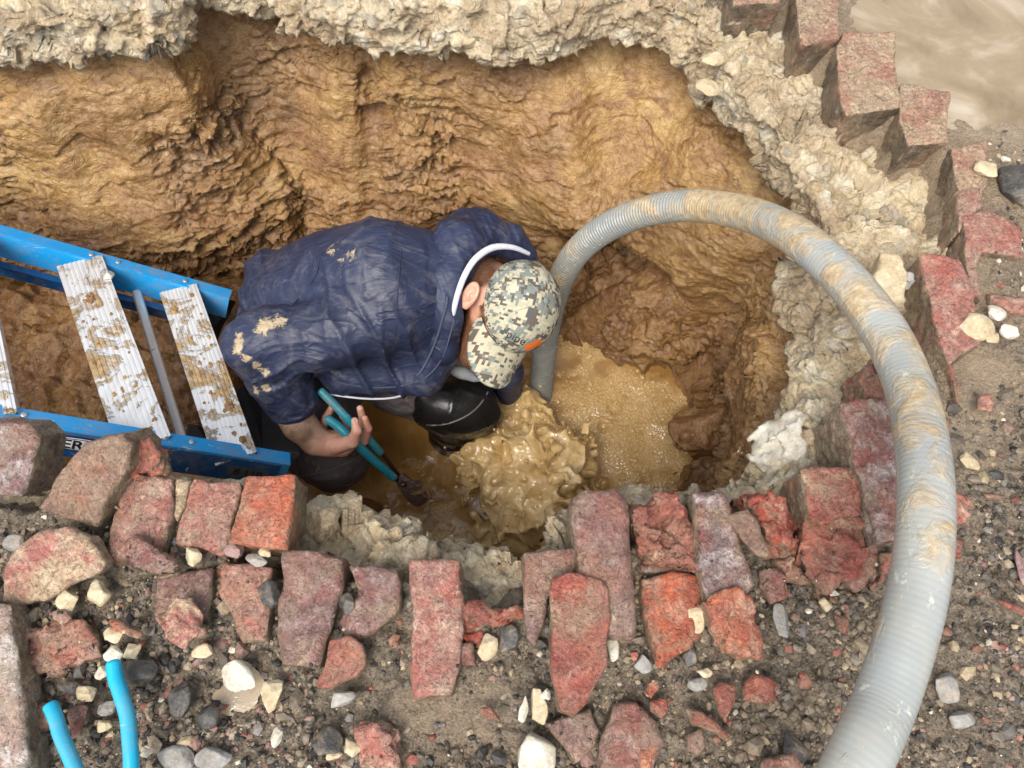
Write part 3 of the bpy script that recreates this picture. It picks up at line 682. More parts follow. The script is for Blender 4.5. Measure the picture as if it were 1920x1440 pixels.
def stone(u, v, wpx, hpx, ang, z, mat, label, th=.6, seed=None, name='stone', group=None, cat='stone', planes=13, h=None):
    """a broken stone; wpx x hpx in photo pixels, ang = image rotation of its long axis"""
    seed = seed if seed is not None else int(u*7+v*3)
    c = P(u, v, z); D = (c-CAMP)@DV; s = D/FPX; a, b = wpx*s/2, hpx*s/2*1.04; t = min(a, b)*th
    ca, sa = math.cos(-ang*math.pi/180), math.sin(-ang*math.pi/180)
    X = np.array([ca, sa, 0]); Y = np.array([-sa, ca, 0]); Z = np.array([0, 0, 1.0]); Fr = np.array([X, Y, Z])
    R = np.random.default_rng(seed); pl = []
    for _ in range(planes):
        n = nrm(R.normal(size=3)*np.array([1, 1, .9])); pl.append((n, R.uniform(.58, .88)))
    r = np.array([a, b, t]); hh = h or max(min(a, b)/13, .0009)
    bold = (.012 if mat is R_WHITE else .016) if name == 'boulder' else 0
    def f(p):
        q = p/r; d = np.linalg.norm(q, axis=1)-1.08
        for n, k in pl: d = np.maximum(d, q@n-k)
        d = d*min(r); return d-facets(p+seed, 16, seed, 1.5)*bold-facets(p, 40, seed, 1.4)*bold*.35+fbm(p+seed, .22/min(a, b), 3, .55, seed)*min(a, b)*.16+fbm(p+seed, 1.2/min(a, b), 2, .6, seed)*min(a, b)*.03
    V, F = surfnet(f, -r*1.25, r*1.25, hh, 12); V = V@Fr
    zmin = V[:, 2].min(); V[:, 2] -= zmin
    if name != 'stone' or wpx > 30: BRICK_POLYS.append((np.array([c[:2]+1.0*a*X[:2]*i+1.0*b*Y[:2]*j for i, j in ((-.7, -.7), (.7, -.7), (.7, .7), (-.7, .7))]), z))
    o = obj(name, mesh_np(name, V, F), mat, label=label, cat=cat, group=group); o.location = c+np.array([0, 0, zmin*.8]); return o
GB = 'street bricks along the edge of the hole'
B = brick
# left end, beside and over the ladder
B([(-70,792),(45,796),(70,822),(60,880),(42,930),(-80,930)], [.07,.07,.06,.04,.02,.02], .09, M_SIL, 'purple brick with a white wet sheen at the left edge, over the ladder rail', dome=.006, group=GB)
B([(66,955),(128,865),(160,832),(222,812),(238,835),(232,880),(205,930),(178,985),(110,972)], [.03,.06,.08,.10,.10,.08,.05,.03,.03], .085, M_BRN, 'big brown tilted brick with a flat ridged face overlapping the ladder label', rough=.0025, group=GB)
B([(226,822),(250,816),(282,832),(293,858),(290,888),(252,895),(228,905)], [.07,.07,.06,.05,.045,.04,.04], .07, M_RED, 'raw red broken brick end beside the big brown tilted brick', rough=.005, group=GB)
B([(232,892),(322,896),(326,945),(312,1000),(300,1042),(205,1048),(204,985),(222,930)], .018, .10, M_PNK, 'lavender and red brick under the pebbly maroon flake, right of the big brown brick', dome=.004, group=GB)
B([(330,897),(356,901),(346,950),(328,985),(322,960)], .012, .09, M_CREAM, 'thin yellowish brick sliver wedged between two bricks near the ladder', group=GB)
B([(362,902),(452,902),(444,950),(430,1000),(415,1038),(330,1022),(336,975),(350,935)], .014, .09, M_PNK, 'tan and pink cracked brick left of the bright orange brick', rough=.003, group=GB)
B([(462,893),(552,889),(548,940),(534,1026),(430,1014),(440,955)], .035, .10, M_ORG, 'bright orange-red brick with a straight wooden-looking right flank', rough=.0025, group=GB)
B([(8,1068),(38,1022),(70,1000),(122,993),(165,1012),(200,1058),(186,1078),(110,1112),(30,1142),(4,1128)], [.03,.05,.06,.07,.06,.04,.04,.02,.01,.01], .035, M_CREAM, 'large leaf-shaped red flake crusted with cream mortar at the left', name='brick_flake', cat='brick flake', rough=.003)
B([(232,1020),(248,1004),(266,1004),(300,1032),(332,1060),(326,1075),(288,1080),(248,1066)], [.045]*8, .022, M_PUR, 'pebbly maroon flake lying across the bottom of the lavender brick', name='brick_flake', cat='brick flake', rough=.004)
B([(290,1082),(392,1066),(396,1102),(388,1160),(290,1150)], .002, .09, M_PUR, 'grey-purple brick sunk flush in grit below the pebbly maroon flake', dome=.003, group=GB)
B([(415,1054),(508,1062),(506,1120),(498,1200),(455,1200),(436,1150),(412,1108)], .008, .09, M_PNK, 'smooth pink brick below the bright orange brick', dome=.005, group=GB)
B([(528,1032),(575,1034),(640,1046),(636,1110),(612,1190),(598,1245),(530,1242),(518,1190),(526,1100)], .02, .10, M_PUR, 'mauve brick smeared with black tar, at the corner of the hole', dome=.007, group=GB)
B([(652,1060),(745,1066),(752,1092),(742,1150),(700,1185),(650,1200),(640,1165),(668,1110)], .012, .09, M_PUR, 'mauve brick with pock marks between the tarry brick and the long pink brick', dome=.007, group=GB, chips=1)
B([(770,1052),(862,1050),(866,1120),(862,1230),(846,1300),(772,1312),(768,1240),(774,1150)], .022, .10, M_PNK, 'long pale pink brick worn whitish down its middle', dome=.006, group=GB)
B([(868,1130),(900,1140),(940,1150),(980,1140),(978,1152),(935,1170),(900,1178),(866,1182)], .006, .05, M_RED, 'crescent of broken red brick under the cream concrete', rough=.005, name='brick_fragment', cat='brick fragment')
B([(866,1182),(905,1180),(898,1205),(875,1208)], .002, .03, M_RED, 'small wet red lump just below the red crescent', rough=.004, name='brick_fragment', cat='brick fragment')
B([(982,1036),(1030,1030),(1080,1030),(1084,1070),(1060,1100),(1026,1120),(1018,1170),(1004,1210),(986,1190),(984,1110)], .02, .10, M_PUR, 'maroon brick half hidden under the big red slab', dome=.003, group=GB)
B([(1034,1082),(1062,1074),(1130,1086),(1142,1106),(1141,1180),(1142,1250),(1118,1280),(1104,1318),(1078,1344),(1046,1334),(1036,1270),(1034,1180)], [.062]*12, .042, M_RED, 'big clean red slab with a white left edge lying on top of the brick course', name='brick_slab', cat='brick slab', rough=.0015, rnd=.004)
B([(1074,935),(1100,920),(1152,918),(1176,942),(1182,1020),(1188,1110),(1197,1180),(1186,1196),(1140,1190),(1090,1140),(1083,1060),(1072,985)], .05, .13, M_PUR, 'tall mottled purple brick jutting out over the churned water', rnd=.016, dome=.005, group=GB)
B([(1180,942),(1222,945),(1240,928),(1268,920),(1284,944),(1292,1000),(1304,1050),(1302,1062),(1216,1050),(1200,1000)], .02, .10, M_RED, 'crumbly raw red brick right of the tall mottled purple brick', rough=.0065, group=GB)
B([(1302,926),(1358,926),(1372,950),(1386,1000),(1402,1050),(1418,1092),(1400,1118),(1325,1126),(1314,1060),(1306,990)], .045, .12, M_SIL, 'silvery shiny purple brick in the middle of the near edge', rnd=.012, dome=.007, group=GB)
B([(1206,1086),(1262,1078),(1304,1084),(1316,1110),(1308,1160),(1296,1210),(1262,1232),(1240,1248),(1222,1200),(1210,1150)], .018, .09, M_ORG, 'orange worn brick below the crumbly red brick', dome=.006, group=GB, rough=.003)
B([(1195,1052),(1250,1058),(1300,1066),(1296,1074),(1230,1076),(1200,1070)], .004, .03, M_PUR, 'thin dark brick sliver in the joint above the orange worn brick', name='brick_fragment', cat='brick fragment', rough=.003)
B([(1320,1132),(1350,1120),(1384,1102),(1414,1118),(1424,1150),(1433,1180),(1428,1236),(1356,1230),(1342,1190)], [.06]*9, .05, M_ORG, 'split red brick piece lying at the foot of the silvery shiny brick', name='brick_fragment', cat='brick fragment', rough=.004, rnd=.005)
B([(1368,962),(1404,955),(1428,986),(1450,1036),(1438,1046),(1412,1034),(1388,1008)], [.055]*7, .018, M_BRN, 'flat grey-brown flake between the silvery brick and the crumbly red chunk', name='brick_flake', cat='brick flake')
B([(1404,934),(1436,920),(1462,934),(1476,960),(1484,1000),(1478,1018),(1446,1010),(1424,970)], .03, .10, M_RED, 'crumbly bright red chunk left of the white-flanked brick', rough=.007, group=GB)
B([(1442,1020),(1512,1004),(1512,1030),(1480,1046),(1446,1040)], .01, .06, M_RED, 'low red rubble strip below the crumbly bright red chunk', name='brick_fragment', cat='brick fragment', rough=.006)
B([(1505,882),(1540,872),(1602,872),(1612,910),(1620,962),(1570,974),(1518,976)], .045, .12, M_RED, 'red brick with a white cement flank, behind its jagged front half', rough=.0028, group=GB, rnd=.006)
B([(1514,980),(1560,966),(1606,962),(1624,984),(1628,1030),(1612,1080),(1576,1084),(1548,1116),(1532,1090),(1516,1074)], .03, .11, M_RED, 'red brick front half with a jagged lower end beside the hose', rough=.0045, group=GB, rnd=.006)
B([(1576,762),(1612,750),(1670,750),(1680,800),(1690,870),(1692,950),(1688,1010),(1644,1016),(1628,950),(1604,860)], .06, .15, M_SIL, 'long standing red brick worn white beside the hose, its cement flank facing the hole', rough=.0028, rnd=.008, group=GB)
B([(1622,690),(1650,664),(1668,700),(1678,744),(1622,748)], .03, .10, M_RED, 'dark red triangular brick end pinched under the hose', rough=.004, group=GB)
B([(1654,1040),(1674,1030),(1670,1092),(1642,1104)], .015, .06, M_RED, 'narrow red chip against the left side of the hose', name='brick_fragment', cat='brick fragment', rough=.004)
B([(1428,1062),(1462,1060),(1478,1090),(1480,1112),(1452,1126),(1434,1098)], .015, .05, M_PUR, 'dark purple wedge right of the split red piece', name='brick_fragment', cat='brick fragment', rough=.004)
B([(1462,1048),(1504,1046),(1512,1088),(1480,1090)], .012, .05, M_RED, 'small red chunk above the dark purple wedge', name='brick_fragment', cat='brick fragment', rough=.005)
B([(1598,1000),(1650,1010),(1646,1085),(1606,1110),(1588,1090)], .004, .08, M_PUR, 'muddy purple brick sunk between the jagged red half brick and the hose', group=GB)
# stepped edge at the upper right
B([(1368,-120),(1462,-110),(1462,2),(1376,4)], .004, .105, M_STEP, 'dark red stepped brick at the very top of the photo', group=GB)
B([(1490,-110),(1568,-110),(1572,68),(1500,82)], .004, .105, M_STEP, 'stepped brick with a pale flank, second from the top of the stepped edge', group=GB, rnd=.005)
B([(1572,92),(1582,60),(1680,60),(1684,200),(1590,214),(1576,190)], .002, .105, M_STEP, 'stepped brick with a black front face, third from the top of the stepped edge', group=GB, rnd=.005)
B([(1688,222),(1690,160),(1780,170),(1774,262),(1704,272)], .002, .105, M_STEP, 'stepped brick with a dark brown front face, fourth from the top of the stepped edge', group=GB, rnd=.005)
B([(1784,278),(1850,262),(1852,350),(1836,392),(1794,352)], .002, .105, M_STEP, 'last stepped brick with a tall grey flank facing the hole', group=GB, rnd=.005)
B([(1796,356),(1838,346),(1844,384),(1812,412),(1800,440)], .002, .10, M_PNK, 'pink brick corner just below the last stepped brick', group=GB)
B([(1806,406),(1862,394),(1914,430),(1920,480),(1844,470),(1836,500),(1842,560),(1818,540)], .006, .09, M_PNK, 'L-shaped pink brick with a rusty orange flank at the right side', group=GB, rnd=.005)
B([(1728,482),(1752,474),(1800,484),(1822,520),(1834,600),(1840,640),(1784,680),(1762,640),(1744,560)], .012, .11, M_PNK, 'large pale pink brick with a dark mossy flank right of the hose', group=GB, rnd=.006)
B([(1852,548),(1920,556),(1960,590),(1900,585),(1860,566)], -.002, .05, M_PNK, 'smooth pink brick surface showing through the grit above the white chunks', group=GB)
B([(1650,470),(1690,474),(1704,520),(1692,560),(1660,568),(1640,520)], .035, .08, R_CREAM, 'rounded pinkish stone block in the rubble between the hose and the stepped edge', name='stone', cat='stone', rough=.003)
B([(1762,646),(1792,690),(1800,760),(1786,700)], .0, .05, M_RED, 'thin red brick edge showing right of the hose bend', group=GB)
B([(1788,912),(1826,930),(1836,962),(1810,984),(1786,980)], .004, .06, M_PNK, 'flat pinkish brick stub right of the hose, half buried', group=GB)
B([(1786,1000),(1812,1010),(1806,1048),(1784,1044)], .002, .05, M_RED, 'small buried red brick patch right of the hose', group=GB)
# lower left corner and foreground
B([(-60,1136),(14,1138),(22,1175),(34,1260),(44,1350),(50,1460),(-60,1460)], .05, .10, M_WHT, 'pale whitish worn brick standing along the lower left edge', group=GB, rnd=.012)
B([(40,1182),(150,1160),(176,1196),(180,1230),(110,1262),(60,1268),(42,1226)], .012, .05, M_PNK, 'layered reddish flake half buried above the two blue tool grips', name='brick_flake', cat='brick flake', rough=.004)
B([(82,1152),(116,1138),(128,1162),(112,1180)], .022, .012, M_PNK, 'little pink chip on the layered reddish flake', name='brick_flake', cat='brick flake')
B([(285,1162),(325,1118),(352,1122),(366,1160),(372,1190),(350,1214),(315,1196)], [.035]*7, .02, M_CREAM, 'red and cream tilted flake in the grit right of the cream clay lump', name='brick_flake', cat='brick flake', rough=.004)
B([(204,1160),(222,1163),(262,1186),(254,1194),(208,1176)], [.03]*5, .012, M_ORG, 'small orange-red sliver lying on cream clay', name='brick_chip', cat='brick chip')
B([(616,1200),(652,1190),(674,1212),(684,1246),(668,1268),(636,1276),(604,1294),(588,1290),(604,1254)], [.03]*9, .020, M_RED, 'flat dusty red shard in the middle of the lower grit', name='brick_flake', cat='brick flake', rough=.0018, rnd=.004)
B([(670,1364),(706,1352),(742,1366),(756,1404),(754,1460),(690,1460),(674,1410)], .02, .05, M_PNK, 'muddy pink brick piece at the bottom edge beside two cream stones', name='brick_fragment', cat='brick fragment', rough=.004)
B([(1024,1356),(1080,1334),(1110,1326),(1120,1370),(1116,1402),(1076,1438),(1056,1400)], .012, .03, M_PUR, 'flat maroon shard under the tip of the big red slab', name='brick_flake', cat='brick flake')
B([(1148,1320),(1196,1318),(1226,1350),(1240,1390),(1222,1470),(1122,1470),(1128,1400)], .016, .06, M_PUR, 'mauve brick with an orange corner at the bottom edge', rough=.003, group=GB)
B([(1196,1404),(1238,1386),(1226,1420),(1214,1470),(1200,1470)], .022, .05, M_ORG, 'orange broken corner on the mauve brick at the bottom edge', name='brick_chip', cat='brick chip')
B([(1290,1330),(1320,1340),(1350,1362),(1372,1372),(1366,1386),(1330,1372),(1296,1358)], .02, .02, M_RED, 'long red splinter in the lower right grit', name='brick_chip', cat='brick chip', rough=.003)
B([(1338,1290),(1352,1278),(1382,1286),(1380,1312),(1366,1362),(1346,1330)], .014, .016, M_RED, 'two-toned red flake above the long red splinter', name='brick_flake', cat='brick flake')
B([(1400,1276),(1420,1262),(1444,1268),(1458,1284),(1450,1316),(1424,1324),(1396,1312)], .016, .02, M_RED, 'squarish red chip in sand left of the lower hose', name='brick_chip', cat='brick chip', rough=.003)
B([(1430,1426),(1494,1412),(1504,1430),(1500,1460),(1424,1460)], .014, .02, M_PNK, 'muddy red piece at the bottom edge beside the hose', name='brick_chip', cat='brick chip')
B([(1216,1276),(1236,1268),(1246,1290),(1226,1316),(1206,1304)], .01, .014, M_ORG, 'small pinkish-orange flake below the orange worn brick', name='brick_chip', cat='brick chip')
B([(1216,1312),(1244,1306),(1254,1330),(1238,1346),(1220,1330)], .014, .016, M_RED, 'reddish-orange lump below the small pinkish-orange flake', name='brick_chip', cat='brick chip')
B([(894,1328),(920,1322),(938,1350),(904,1350)], .012, .016, M_RED, 'dark red pointed chip in the tan puddle mud', name='brick_chip', cat='brick chip')
B([(860,1208),(886,1206),(892,1248),(856,1244)], .012, .016, M_PUR, 'small purple-topped chip right of the long pale pink brick', name='brick_chip', cat='brick chip')
B([(1296,1184),(1312,1180),(1320,1200),(1302,1214)], .02, .012, M_RED, 'tiny dusty red chip below the lumpy grey-white stone', name='brick_chip', cat='brick chip')
B([(1568,1152),(1592,1156),(1598,1176),(1590,1194),(1574,1176)], .012, .014, M_RED, 'small sharp red chip near the middle of the grit left of the hose', name='brick_chip', cat='brick chip')
B([(1870,1124),(1920,1138),(1936,1160),(1890,1142)], .012, .012, M_RED, 'long thin red chip at the right edge', name='brick_chip', cat='brick chip')
B([(1843,924),(1890,928),(1898,938),(1856,938)], .008, .012, M_PNK, 'thin pale pink sliver in the grit right of the hose', name='brick_chip', cat='brick chip')
B([(1838,740),(1866,732),(1874,758),(1866,776),(1834,766)], .014, .016, M_PNK, 'pinkish tan flat chip below the white chunks', name='brick_chip', cat='brick chip')
B([(1440,1280),(1462,1276),(1470,1300),(1450,1304)], .0, .01, M_PUR, 'faint purple chip buried in sand right of the squarish red chip', name='brick_chip', cat='brick chip')
B([(1292,1380),(1316,1368),(1324,1400),(1312,1420),(1290,1408)], .014, .012, M_PUR, 'grey-purple angular chip below the long red splinter', name='brick_chip', cat='brick chip')
B([(42,1330),(70,1316),(110,1318),(106,1350),(84,1372),(50,1378)], .012, .016, M_BRN, 'cracked grey-brown flake under the left blue grip', name='brick_flake', cat='brick flake')
B([(118,1330),(136,1320),(168,1322),(150,1378),(130,1388),(116,1360)], .010, .014, M_PUR, 'plum angular flake between the two blue grips', name='brick_flake', cat='brick flake')

S = stone
S(438,1268,92,56,32,.008,R_WHITE,'large white limestone chunk beside the milky puddle',seed=4)
S(510,1300,44,62,25,.006,R_CREAM,'cream angular stone just right of the white limestone chunk')
S(1000,1412,98,100,0,.0,R_WHITE,'big bright white rock at the bottom edge',th=.7,seed=5)
S(660,1400,44,40,0,.01,R_CREAM,'cream stone at the bottom left of the muddy pink piece')
S(628,1416,34,22,-20,.006,R_CREAM,'smaller cream stone touching the bottom cream stone')
S(521,1382,22,36,0,.006,R_WHITE,'small white splinter stone among black crumbs')
S(184,1110,60,64,10,.012,R_CREAM,'rounded cream boulder lump below the leaf-shaped red flake')
S(128,1128,40,42,0,.010,R_CREAM,'yellowish stone left of the rounded cream lump')
S(214,1192,46,30,0,.022,R_CREAM,'cream lump just above the tip of the right blue grip',seed=11)
S(250,1222,40,34,0,.010,R_CREAM,'knobbly cream stone right of the blue grip tip')
S(212,1226,36,26,0,.012,R_WHITE,'pale stone touched by the tip of the right blue grip')
S(190,1265,28,30,40,.010,R_WHITE,'pale stone left of the right blue grip')
S(165,1300,40,48,-50,.008,R_CREAM,'tan stones lying between the two blue grips')
S(196,1360,32,30,10,.008,R_CREAM,'cream cube-like stone beside the right blue grip')
S(202,1328,42,30,0,.006,R_GREY,'tan-grey slab stone behind the right blue grip')
S(384,1222,44,30,-25,.008,R_CREAM,'cream stone above the white limestone chunk')
S(436,1218,18,14,0,.012,R_WHITE,'round white pebble at the top of the white chunk')
S(275,1410,28,18,20,.006,R_WHITE,'white bone-shaped pebble right of the blue grip')
S(400,1420,70,40,0,.0,R_GREY,'grey stone at the bottom edge in black crumbs',seed=8)
S(640,1310,54,30,-10,.004,R_GREY,'grey stone under the flat dusty red shard')
S(344,1308,48,56,0,.004,R_BLACK,'big lump of black asphalt right of the right blue grip')
S(252,1262,90,50,-10,.004,R_BLACK,'long black asphalt lump behind the blue grip tip')
S(388,1345,44,40,0,.004,R_BLACK,'black asphalt lump left of the milky puddle')
S(330,1425,80,50,0,-.004,R_GREY,'dusty dark grey lump at the bottom left edge')
S(130,1290,60,26,20,.004,R_BLACK,'flat grey-black stone above the plum flake')
S(508,1118,42,62,-35,.012,R_BLACK,'grey and black tar lump between the pink brick and the tarry brick')
S(650,1135,38,60,-20,.012,R_BLACK,'glossy black tar lump between the two mauve bricks')
S(612,1395,56,52,0,.002,R_BLACK,'dark asphalt ball near the bottom edge')
S(575,1388,30,30,0,.002,R_BLACK,'small black asphalt ball left of the dark asphalt ball')
S(955,1200,46,62,30,.004,R_BLACK,'dark grey stone left of the maroon brick')
S(915,1208,36,54,20,.008,R_CREAM,'cream stone between the red crescent and the dark grey stone')
S(1010,1328,30,68,-5,.012,R_CREAM,'tall cream pebble left of the big red slab tip')
S(982,1330,18,56,10,.012,R_WHITE,'thin white splinter left of the tall cream pebble')
S(1024,1302,20,28,30,.02,R_WHITE,'small oval white pebble touching the big red slab')
S(1150,1216,26,40,10,.010,R_WHITE,'smooth round white pebble right of the big red slab')
S(1304,1156,40,60,0,.014,R_CREAM,'lumpy grey-white stone left of the split red piece')
S(1296,1232,34,42,0,.002,R_BLACK,'round charcoal stone below the lumpy grey-white stone')
S(1322,1262,30,22,0,.004,R_CREAM,'cream pebble below the round charcoal stone')
S(1304,1282,42,24,0,.002,R_GREY,'slate grey stone below the cream pebble')
S(1205,1244,40,34,0,.004,R_GREY,'grey stone at the tip of the orange worn brick')
S(1190,1232,20,18,0,.006,R_RED,'small square red pebble right of the smooth round white pebble')
S(1462,1168,42,66,0,-.006,R_GREY,'muddy grey stone sunk in sand left of the hose')
S(1548,1134,26,24,30,.006,R_CREAM,'cream stone in grit below the jagged half brick')
S(1564,1112,18,14,0,.010,R_WHITE,'small white pebble touching the jagged half brick')
S(1486,1410,50,60,0,-.004,R_BLACK,'black asphalt lump at the bottom right beside the hose')
S(1828,614,68,52,-10,.008,R_CREAM,'large cream porous stone right of the hose')
S(1866,590,40,30,30,.010,R_WHITE,'white angular chunk right of the large cream porous stone')
S(1892,622,34,30,20,.008,R_WHITE,'lower white chunk at the right edge',seed=3)
S(1858,634,24,22,0,.008,R_CREAM,'small cream stone at the foot of the large cream porous stone')
S(1850,320,52,44,0,.010,R_CREAM,'cream stone on the mud right of the stepped edge')
S(1884,300,20,14,0,.006,R_WHITE,'little white pebble right of the cream stone on the mud')
S(1912,350,110,110,0,-.010,R_BLACK,'large black clod cut off by the right edge')
S(1815,864,34,44,-30,.006,R_CREAM,'dull tan stone in the grit right of the hose')
S(1775,1285,58,60,0,.0,R_GREY,'round grey clod right of the lower hose')
S(1800,1352,50,40,0,.0,R_GREY,'lower grey clod right of the lower hose')
S(1912,1060,22,60,0,.008,R_PURP,'upright purple chip at the right edge')
S(1700,520,28,30,0,.006,R_GREY,'dark stone in the rubble beside the mossy brick flank')
S(1692,530,46,32,0,-.02,R_GREY,'grey boulder under the rubble left of the mossy flank')
S(1340,110,44,30,-25,-.085,R_CREAM,'pale block lodged in the slab left of the stepped edge')
S(1330,165,52,34,10,-.085,R_CREAM,'second pale block in the slab below the lodged one')
S(30,1020,40,36,0,.006,R_GREY,'grey pebble left of the leaf-shaped red flake')
S(365,1045,36,42,-35,.016,R_CREAM,'peach pointed stone beneath the tan cracked brick')
S(440,1034,36,28,0,.008,R_PURP,'pinkish chip below the orange brick, left corner')
S(500,1036,30,18,10,.010,R_CREAM,'cream pebble below the orange brick')
S(478,1050,42,20,10,.006,R_GREY,'grey-green stone below the orange brick')
# mud-covered boulders in the pit
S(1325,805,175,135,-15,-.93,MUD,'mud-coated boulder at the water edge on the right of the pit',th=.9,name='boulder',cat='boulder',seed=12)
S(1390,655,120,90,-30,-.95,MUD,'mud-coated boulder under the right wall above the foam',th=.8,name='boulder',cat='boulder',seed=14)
S(1478,848,200,150,-25,-.16,R_WHITE,'big pale grey limestone block in the slab beside the red bricks',th=.6,name='boulder',cat='boulder',seed=21,planes=16)
S(480,790,56,40,40,-.92,R_GREY,'muddy stone between the ladder foot and the sleeve',seed=9)
S(508,835,50,44,0,-.95,R_PURP,'brownish stone beside the ladder foot')

# ------------------------------------------------------------------ loose gravel (nobody could count it)
def gravel():
    R = np.random.default_rng(5); N = 70000
    ph = (1+5**.5)/2
    ico = np.array([(-1,ph,0),(1,ph,0),(-1,-ph,0),(1,-ph,0),(0,-1,ph),(0,1,ph),(0,-1,-ph),(0,1,-ph),(ph,0,-1),(ph,0,1),(-ph,0,-1),(-ph,0,1)])/1.902
    icf = np.array([(0,11,5),(0,5,1),(0,1,7),(0,7,10),(0,10,11),(1,5,9),(5,11,4),(11,10,2),(10,7,6),(7,1,8),(3,9,4),(3,4,2),(3,2,6),(3,6,8),(3,8,9),(4,9,5),(2,4,11),(6,2,10),(8,6,7),(9,8,1)])
    bm = bmesh.new(); vv = [bm.verts.new(v) for v in ico]
    for f in icf: bm.faces.new([vv[k] for k in f])
    base = np.array([v.co[:] for v in bm.verts]); base /= np.linalg.norm(base, axis=1)[:, None]
    bmesh.ops.triangulate(bm, faces=bm.faces); BF = np.array([[v.index for v in f.verts] for f in bm.faces]); bm.free()
    x = R.uniform(-1.05, 1.35, N*3); y = R.uniform(-.12, 1.7, N*3)
    q = np.stack([x, y, x*0], 1); dens = fbm(q, 6, 4, .6, 55)*1.1+.66-np.clip((x-.55)*.8, 0, .30)-np.clip(wetf(x, y), 0, 1)*.72
    d = poly_sdf(x, y, HOLEW); keep = (R.random(N*3) < dens) & (d > -.015)
    x, y = x[keep][:N], y[keep][:N]; n = len(x)
    sz = .0013+.0062*R.random(n)**3.6+.011*(R.random(n) > .965)*R.random(n)**1.3
    z = ground_h(x, y); ins = np.zeros(n, bool)
    for poly, zt in BRICK_POLYS:
        inside = poly_sdf(x, y, poly) < 0.002
        stay = inside & (R.random(n) < .085) & (zt < .05); z = np.where(stay, zt-.0005, z); ins |= inside & ~stay
        sz = np.where(stay, np.minimum(sz, .0032), sz)
    k = ~ins; x, y, z, sz = x[k], y[k], z[k], sz[k]; n = len(x)
    pal = np.array([(.020,.018,.016),(.035,.031,.027),(.06,.052,.042),(.13,.11,.085),(.28,.22,.15),(.42,.33,.2),(.62,.55,.42),(.27,.085,.055),(.22,.125,.10),(.17,.15,.13)])
    blk = fbm(np.stack([x, y, x*0], 1), 4.5, 3, seed=61)
    pr = np.array([.19,.19,.14,.12,.10,.085,.045,.035,.045,.05])
    sz = np.where(blk > .08, sz*1.25, sz); ci = R.choice(10, n, p=pr); sw = (blk > .12) & (R.random(n) < .55); ci = np.where(sw, R.choice(3, n), ci); big = sz > .006; ci = np.where(big & (R.random(n) < .55), R.choice([3, 4, 4, 5, 7, 8, 9, 1, 0, 9], n), ci)
    mudc = np.array([.27, .205, .13]); fm = np.clip(R.uniform(-.1, .5, (n, 1))+fbm(np.stack([x, y, x*0], 1), 5, 2, seed=91)[:, None]*.5, 0, .85); colr = (pal[ci]*(1-fm)+mudc*fm)*R.uniform(.7, 1.2, (n, 1))
    V = []; nb = len(base)
    pick = R.integers(0, 24, n); shapes = []
    for s in range(24):
        rr = np.random.default_rng(900+s); p = base.copy(); dd = np.ones(len(p))
        for _ in range(9):
            nn = nrm(rr.normal(size=3)); k_ = rr.uniform(.55, .85); dt = p@nn; dd = np.minimum(dd, np.where(dt > 1e-3, k_/np.maximum(dt, 1e-3), 9))
        shapes.append(p*dd[:, None])
    shapes = np.array(shapes)
    sc = sz[:, None]*np.stack([R.uniform(.8, 1.4, n), R.uniform(.7, 1.1, n), R.uniform(.45, .9, n)], 1)
    a = R.uniform(0, 6.28, n); P_ = shapes[pick]*sc[:, None]
    tl = R.normal(0, .35, n); ct, st = np.cos(tl)[:, None], np.sin(tl)[:, None]
    X, Y, Z = P_[..., 0], P_[..., 1]*ct-P_[..., 2]*st, P_[..., 1]*st+P_[..., 2]*ct
    ca, sa = np.cos(a)[:, None], np.sin(a)[:, None]
    V = np.stack([X*ca-Y*sa+x[:, None], X*sa+Y*ca+y[:, None], Z+z[:, None]+sc[:, 2:3]*.22], -1).reshape(-1, 3)
    F = (BF[None]+(np.arange(n)*nb)[:, None, None]).reshape(-1, 3)
    me = mesh_np('gravel', V, F, smooth=False)
    at = me.attributes.new('col', 'FLOAT_COLOR', 'POINT'); at.data.foreach_set('color', np.repeat(np.c_[colr, np.ones(n)], nb, 0).astype(np.float32).ravel())
    obj('gravel', me, GRAV, kind='stuff', label='loose wet asphalt crumbs, grit and brick pebbles on the street surface')
gravel()

